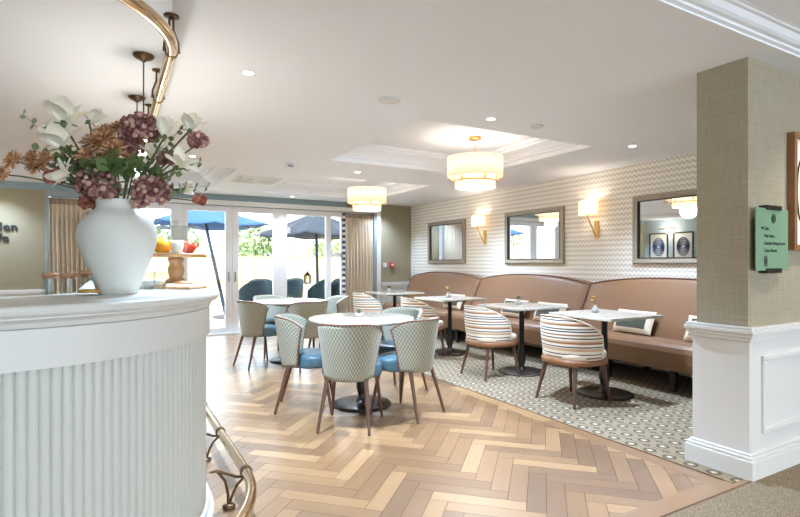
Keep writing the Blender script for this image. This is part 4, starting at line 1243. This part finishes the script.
# two prints and a picture light on the left wall (seen in the nearest mirror)
for y, l in ((9.02-0.05, 'blue and white framed print on the left wall, closer to the back wall'), (8.26, 'blue and white framed print on the left wall, closer to the counter')):
    t = thing('framed_print', l, 'picture', (XL, y, 1.38), 0, 'framed prints on the left wall')
    b = MB()
    for (a, c, e, f) in ((-0.28,0.28,0,0.03),(-0.28,0.28,0.69,0.72),(-0.28,-0.25,0.03,0.69),(0.25,0.28,0.03,0.69)): b.box(0, 0.03, a, c, e, f)
    b.build('frame', M['darkline'], t)
    b = MB(); b.box(0.005,0.012,-0.25,0.25,0.03,0.69); b.build('paper', M['paper'], t)
    b = MB()
    for k in range(5): b.tube([(0.014, 0.17*(1-.16*k)*math.cos(2*PI*q/32), 0.33+0.24*(1-.2*k)*math.sin(2*PI*q/32)) for q in range(32)], 0.012, 6, closed=True)
    b.build('drawing', M['inkblue'], t)
t = thing('picture_light', 'slim brass picture light above the two prints', 'wall lamp', (XL, 8.62, 2.2))
b = MB(); b.tube([(0.16,-0.25,0),(0.16,0.25,0)], 0.016, 10); b.build('lamp_bar', M['gold'], t)
b = MB(); b.tube([(0,0,0.03),(0.09,0,0.06),(0.16,0,0.012)], 0.008, 8); b.lathe([(0,0),(0.035,0)], 12, T(0.002,0,0.03) @ R(PI/2,'Y')); b.build('arm', M['gold'], t)
lampobj('picture_glow', 'POINT', (0.13, 0, -0.05), 10, WARM, t, shadow_soft_size=0.06)

# ------------------------------------------------------------------ garden outside
b = MB(); b.box(-14, 24, 9.7, 34, -0.1, -0.01); struct(b.build('ground_patio', M['patio']))
t = thing('garden_fence', 'cream timber board fence behind the patio', 'fence', (4, 16.0, -0.01))
b = MB(); b.box(-16, 16, 0, 0.03, 0.05, 1.45); b.build('board_panel', M['fence'], t)
for k in range(17):
    b = MB(); b.box(-16+2*k-.045, -16+2*k+.045, 0.03, 0.12, 0, 1.5); b.build('post', M['fence'], t)
b = MB(); b.box(-16,16,-0.015,0.045,1.45,1.48); b.build('capping_rail', M['fence'], t)
def tree(x, y, h, r, seed, mat, label, n=1900, low=0.5):
    t = thing('garden_tree', label, 'tree', (x, y, -0.01), 0, 'trees beyond the fence')
    rnd = random.Random(seed)
    b = MB(); b.tube([(0,0,0),(0.05,0,h*.35),(0,0.05,h*.7)], [0.12,0.09,0.04], 8); 
    for k in range(5):
        a = k*1.3; b.tube([(0,0,h*(.35+.06*k)),(r*.5*math.cos(a), r*.5*math.sin(a), h*(.55+.06*k))], [0.05,0.015], 6)
    b.build('trunk', M['trunk'], t)
    blobs = [(rnd.uniform(-.6,.6)*r, rnd.uniform(-.5,.5)*r, rnd.uniform(low, .9)*h, rnd.uniform(.35,.6)*r) for k in range(11)]
    b = MB()
    for k in range(n):
        bx_, by_, bz_, br = rnd.choice(blobs)
        d = Vector((rnd.gauss(0,1), rnd.gauss(0,1), rnd.gauss(0,1))).normalized()
        p = Vector((bx_, by_, bz_)) + d*br*rnd.uniform(.7,1.05)
        s = rnd.uniform(.05,.12)
        Mx = T(*p) @ rot_to(d+Vector((rnd.uniform(-.8,.8), rnd.uniform(-.8,.8), rnd.uniform(-.3,.9))))
        b.add([(-s*.5,0,0),(0,-s,0.01),(s*.5,0,0),(0,s,0.01)], [(0,1,2,3)], M=Mx)
    b.build('crown', mat, t)
tree(1.5, 18.2, 2.7, 1.35, 1, M['foliage'], 'bushy green tree beyond the fence behind the cake stand')
tree(4.5, 18.6, 2.8, 1.35, 2, M['foliage2'], 'green tree beyond the fence seen through the open side of the double doors')
tree(7.5, 19.0, 2.5, 1.3, 3, M['foliage'], 'low pale green bush beyond the fence behind the dark parasol', low=.4)
tree(-1.5, 18.6, 3.0, 1.35, 4, M['foliage2'], 'green tree beyond the fence behind the flower vase')
tree(10.5, 19.2, 2.6, 1.3, 5, M['foliage2'], 'low green tree beyond the fence behind the beige curtain')
tree(-4.5, 18.6, 3.2, 1.35, 6, M['foliage'], 'green tree beyond the fence farthest behind the counter')
def parasol(x, y, tilt, half, zr, za, mat, label, rot=0.3, pole='bluemetal'):
    t = thing('garden_parasol', label, 'parasol', (x, y, -0.01), rot, 'patio parasols')
    b = MB(); b.lathe([(0,0),(0.3,0),(0.3,0.05),(0.05,0.08)], 24, T(tilt,0,0)); b.build('base', M['greydark'], t)
    b = MB(); b.tube([(tilt,0,0.05),(0,0,za-0.05)], 0.04, 10); b.build('pole', M[pole], t)
    b = MB(); n = 8; 
    def fn(u, v):
        a = 2*PI*u; k = math.cos(PI/4)/max(abs(math.cos(a)), abs(math.sin(a)))*1.2
        rr = half*v*k*(1-0.06*abs(math.sin(4*a))*v)
        return (rr*math.cos(a), rr*math.sin(a), za-(za-zr)*v**0.9-0.05*v*v*abs(math.sin(4*a)))
    b.grid(fn, 64, 8); b.build('canopy', mat, t, solid=0.01)
    for k in range(8):
        b = MB(); a = k*PI/4; b.tube([(0,0,za-.06), fn(a/(2*PI), 0.97)+Vector((0,0,-.03)) if isinstance(fn(0,0), Vector) else Vector(fn(a/(2*PI), .97))-Vector((0,0,.03))], 0.012, 6); b.build('rib', M['greydark'], t)
parasol(4.65, 12.7, 0.08, 1.35, 1.98, 2.62, M['navy'], 'dark navy parasol outside the doors, nearer the beige curtain')
parasol(1.78, 12.3, 0.55, 1.35, 2.12, 2.62, M['blue'], 'bright blue parasol outside with a slanting pole, beyond the cake stand', 0.1)
def garden_chair(x, y, rz, label):
    t = thing('patio_armchair', label, 'armchair', (x, y, -0.01), rz, 'teal patio armchairs')
    def shell(u, v):
        q = 2*u-1; th = q*math.radians(125-10*v); r = 0.28+0.035*v
        top = 0.92-0.27*abs(q)**2.2
        return Vector((r*math.sin(th), -r*math.cos(th)*0.95, 0.2+(top-0.2)*v))
    b = MB(); b.grid(shell, 32, 8); b.build('backrest', M['teal'], t, solid=0.07, bevel=0.02, seg=2)
    b = MB(); b.lathe([(0,0.2),(0.2,0.2),(0.215,0.24),(0.215,0.42),(0.19,0.46),(0,0.47)], 28); b.build('seat', M['teal'], t)
    for a in (.8, 2.3, 3.9, 5.5): leg_mb((0.17*math.cos(a), 0.17*math.sin(a), 0.21), (0.21*math.cos(a), 0.21*math.sin(a), 0.0)).build('leg', M['greydark'], t)
GC = [(2.62,11.05,0.5,'teal patio armchair seen beside the middle door post, high backed'), (3.02,11.85,-0.3,'teal patio armchair set back, second along beyond the double doors'),
      (3.38,11.1,0.4,'teal patio armchair third along beyond the double doors, close to the wide middle post'), (3.72,11.9,0.2,'teal patio armchair set back beyond the wide middle post'), (4.08,11.1,0.9,'teal patio armchair below the black lantern, turned sideways'), (4.75,11.15,0.1,'teal patio armchair directly in front of the dark parasol pole'),
      (5.05,11.85,-.2,'teal patio armchair set back behind the narrow window pane'), (5.45,11.1,.2,'teal patio armchair behind the checked curtain edge'), (0.75,11.2,0.3,'teal patio armchair outside behind the cake stand')]
for (x, y, r, l) in GC: garden_chair(x, y, r, l)
t = thing('patio_table', 'low round patio table among the teal armchairs', 'table', (4.4, 12.2, -0.01))
b = MB(); b.lathe([(0,0.72),(0.4,0.72),(0.4,0.75),(0,0.75)], 32); b.build('table_top', M['patio'], t)
b = MB(); b.tube([(0,0,0.03),(0,0,0.72)], 0.04); b.lathe([(0,0.0),(0.28,0.0),(0.28,0.03),(0,0.03)], 24); b.build('column', M['greydark'], t)
t = thing('lantern', 'black lantern on the patio table outside', 'lantern', (4.25, 12.2, 0.741))
b = MB()
for sx in (-.06, .06):
    for sy in (-.06, .06): b.box(sx-.014, sx+.014, sy-.014, sy+.014, 0, 0.2)
b.box(-.075,.075,-.075,.075,0,.02); b.build('frame', M['black'], t)
b = MB(); b.lathe([(0.11,0.2),(0.05,0.27),(0.02,0.29),(0.02,0.31),(0,0.32)], 4); b.build('cap', M['black'], t)
b = MB(); b.lathe([(0,0.02),(0.03,0.02),(0.03,0.12),(0,0.12)], 14); b.build('candle', M['ceramic_white'], t)

# ------------------------------------------------------------------ light, camera, render settings
w = bpy.data.worlds.new('World'); S.world = w; w.use_nodes = True
nt = w.node_tree; bg = nt.nodes['Background']
tc = nt.nodes.new('ShaderNodeTexCoord'); sx = nt.nodes.new('ShaderNodeSeparateXYZ'); rp = nt.nodes.new('ShaderNodeValToRGB')
nt.links.new(tc.outputs['Generated'], sx.inputs[0]); nt.links.new(sx.outputs[2], rp.inputs[0])
rp.color_ramp.elements[0].color = (0.80, 0.93, 1.08, 1); rp.color_ramp.elements[1].color = (0.72, 0.86, 1.0, 1)
nt.links.new(rp.outputs[0], bg.inputs[0]); bg.inputs[1].default_value = 3.9
sun = lampobj('sun', 'SUN', (0,-5,10), 9.0, (1,0.95,0.86)); sun.rotation_euler = Euler((math.radians(38), 0, math.radians(-12))); sun.data.angle = 0.03

# foreground downlights of the corridor ceiling (one washes the picture wall)
for x, y, e in ((4.0, 1.05, 40), (2.0, 0.3, 60), (0.0, 0.3, 60)):
    t = thing('downlight', 'round downlight in the lower corridor ceiling washing the picture wall' if x == 4.0 else ('round downlight in the corridor ceiling straight overhead' if x == 2.0 else 'round downlight in the corridor ceiling before the counter'), 'ceiling light', (x, y, HF), 0, 'recessed ceiling downlights')
    b = MB(); b.lathe([(0.033,-0.0015),(0.034,-0.004),(0.046,-0.004),(0.048,-0.0005)], 28); b.build('bezel', M['cut'], t)
    b = MB(); b.lathe([(0,-0.002),(0.034,-0.002)], 24); b.build('lens', M['down'], t)
    lampobj('beam', 'SPOT', (0,0,-0.02), e, WARM, t, spot_size=math.radians(110), spot_blend=0.8, shadow_soft_size=0.04)

cam = bpy.data.cameras.new('Camera'); co = bpy.data.objects.new('Camera', cam); COL.objects.link(co)
cam.sensor_fit = 'HORIZONTAL'; cam.sensor_width = 36; cam.lens = 36*512/800; cam.shift_y = 4.5/800; cam.clip_start = 0.05
co.location = (0, 0, 1.26); co.rotation_euler = (PI/2, 0, math.radians(-29.44)); S.camera = co
S.view_settings.view_transform = 'Standard'; S.view_settings.look = 'None'; S.view_settings.gamma = 1.0; S.view_settings.use_curve_mapping = False
S.view_settings.exposure = 0.64
S.cycles.use_denoising = True
try: S.cycles.denoiser = 'OPENIMAGEDENOISE'
except Exception: pass
S.cycles.max_bounces = 10; S.cycles.diffuse_bounces = 6; S.cycles.transparent_max_bounces = 24; S.cycles.sample_clamp_indirect = 6
S.cycles.caustics_reflective = False; S.cycles.caustics_refractive = False
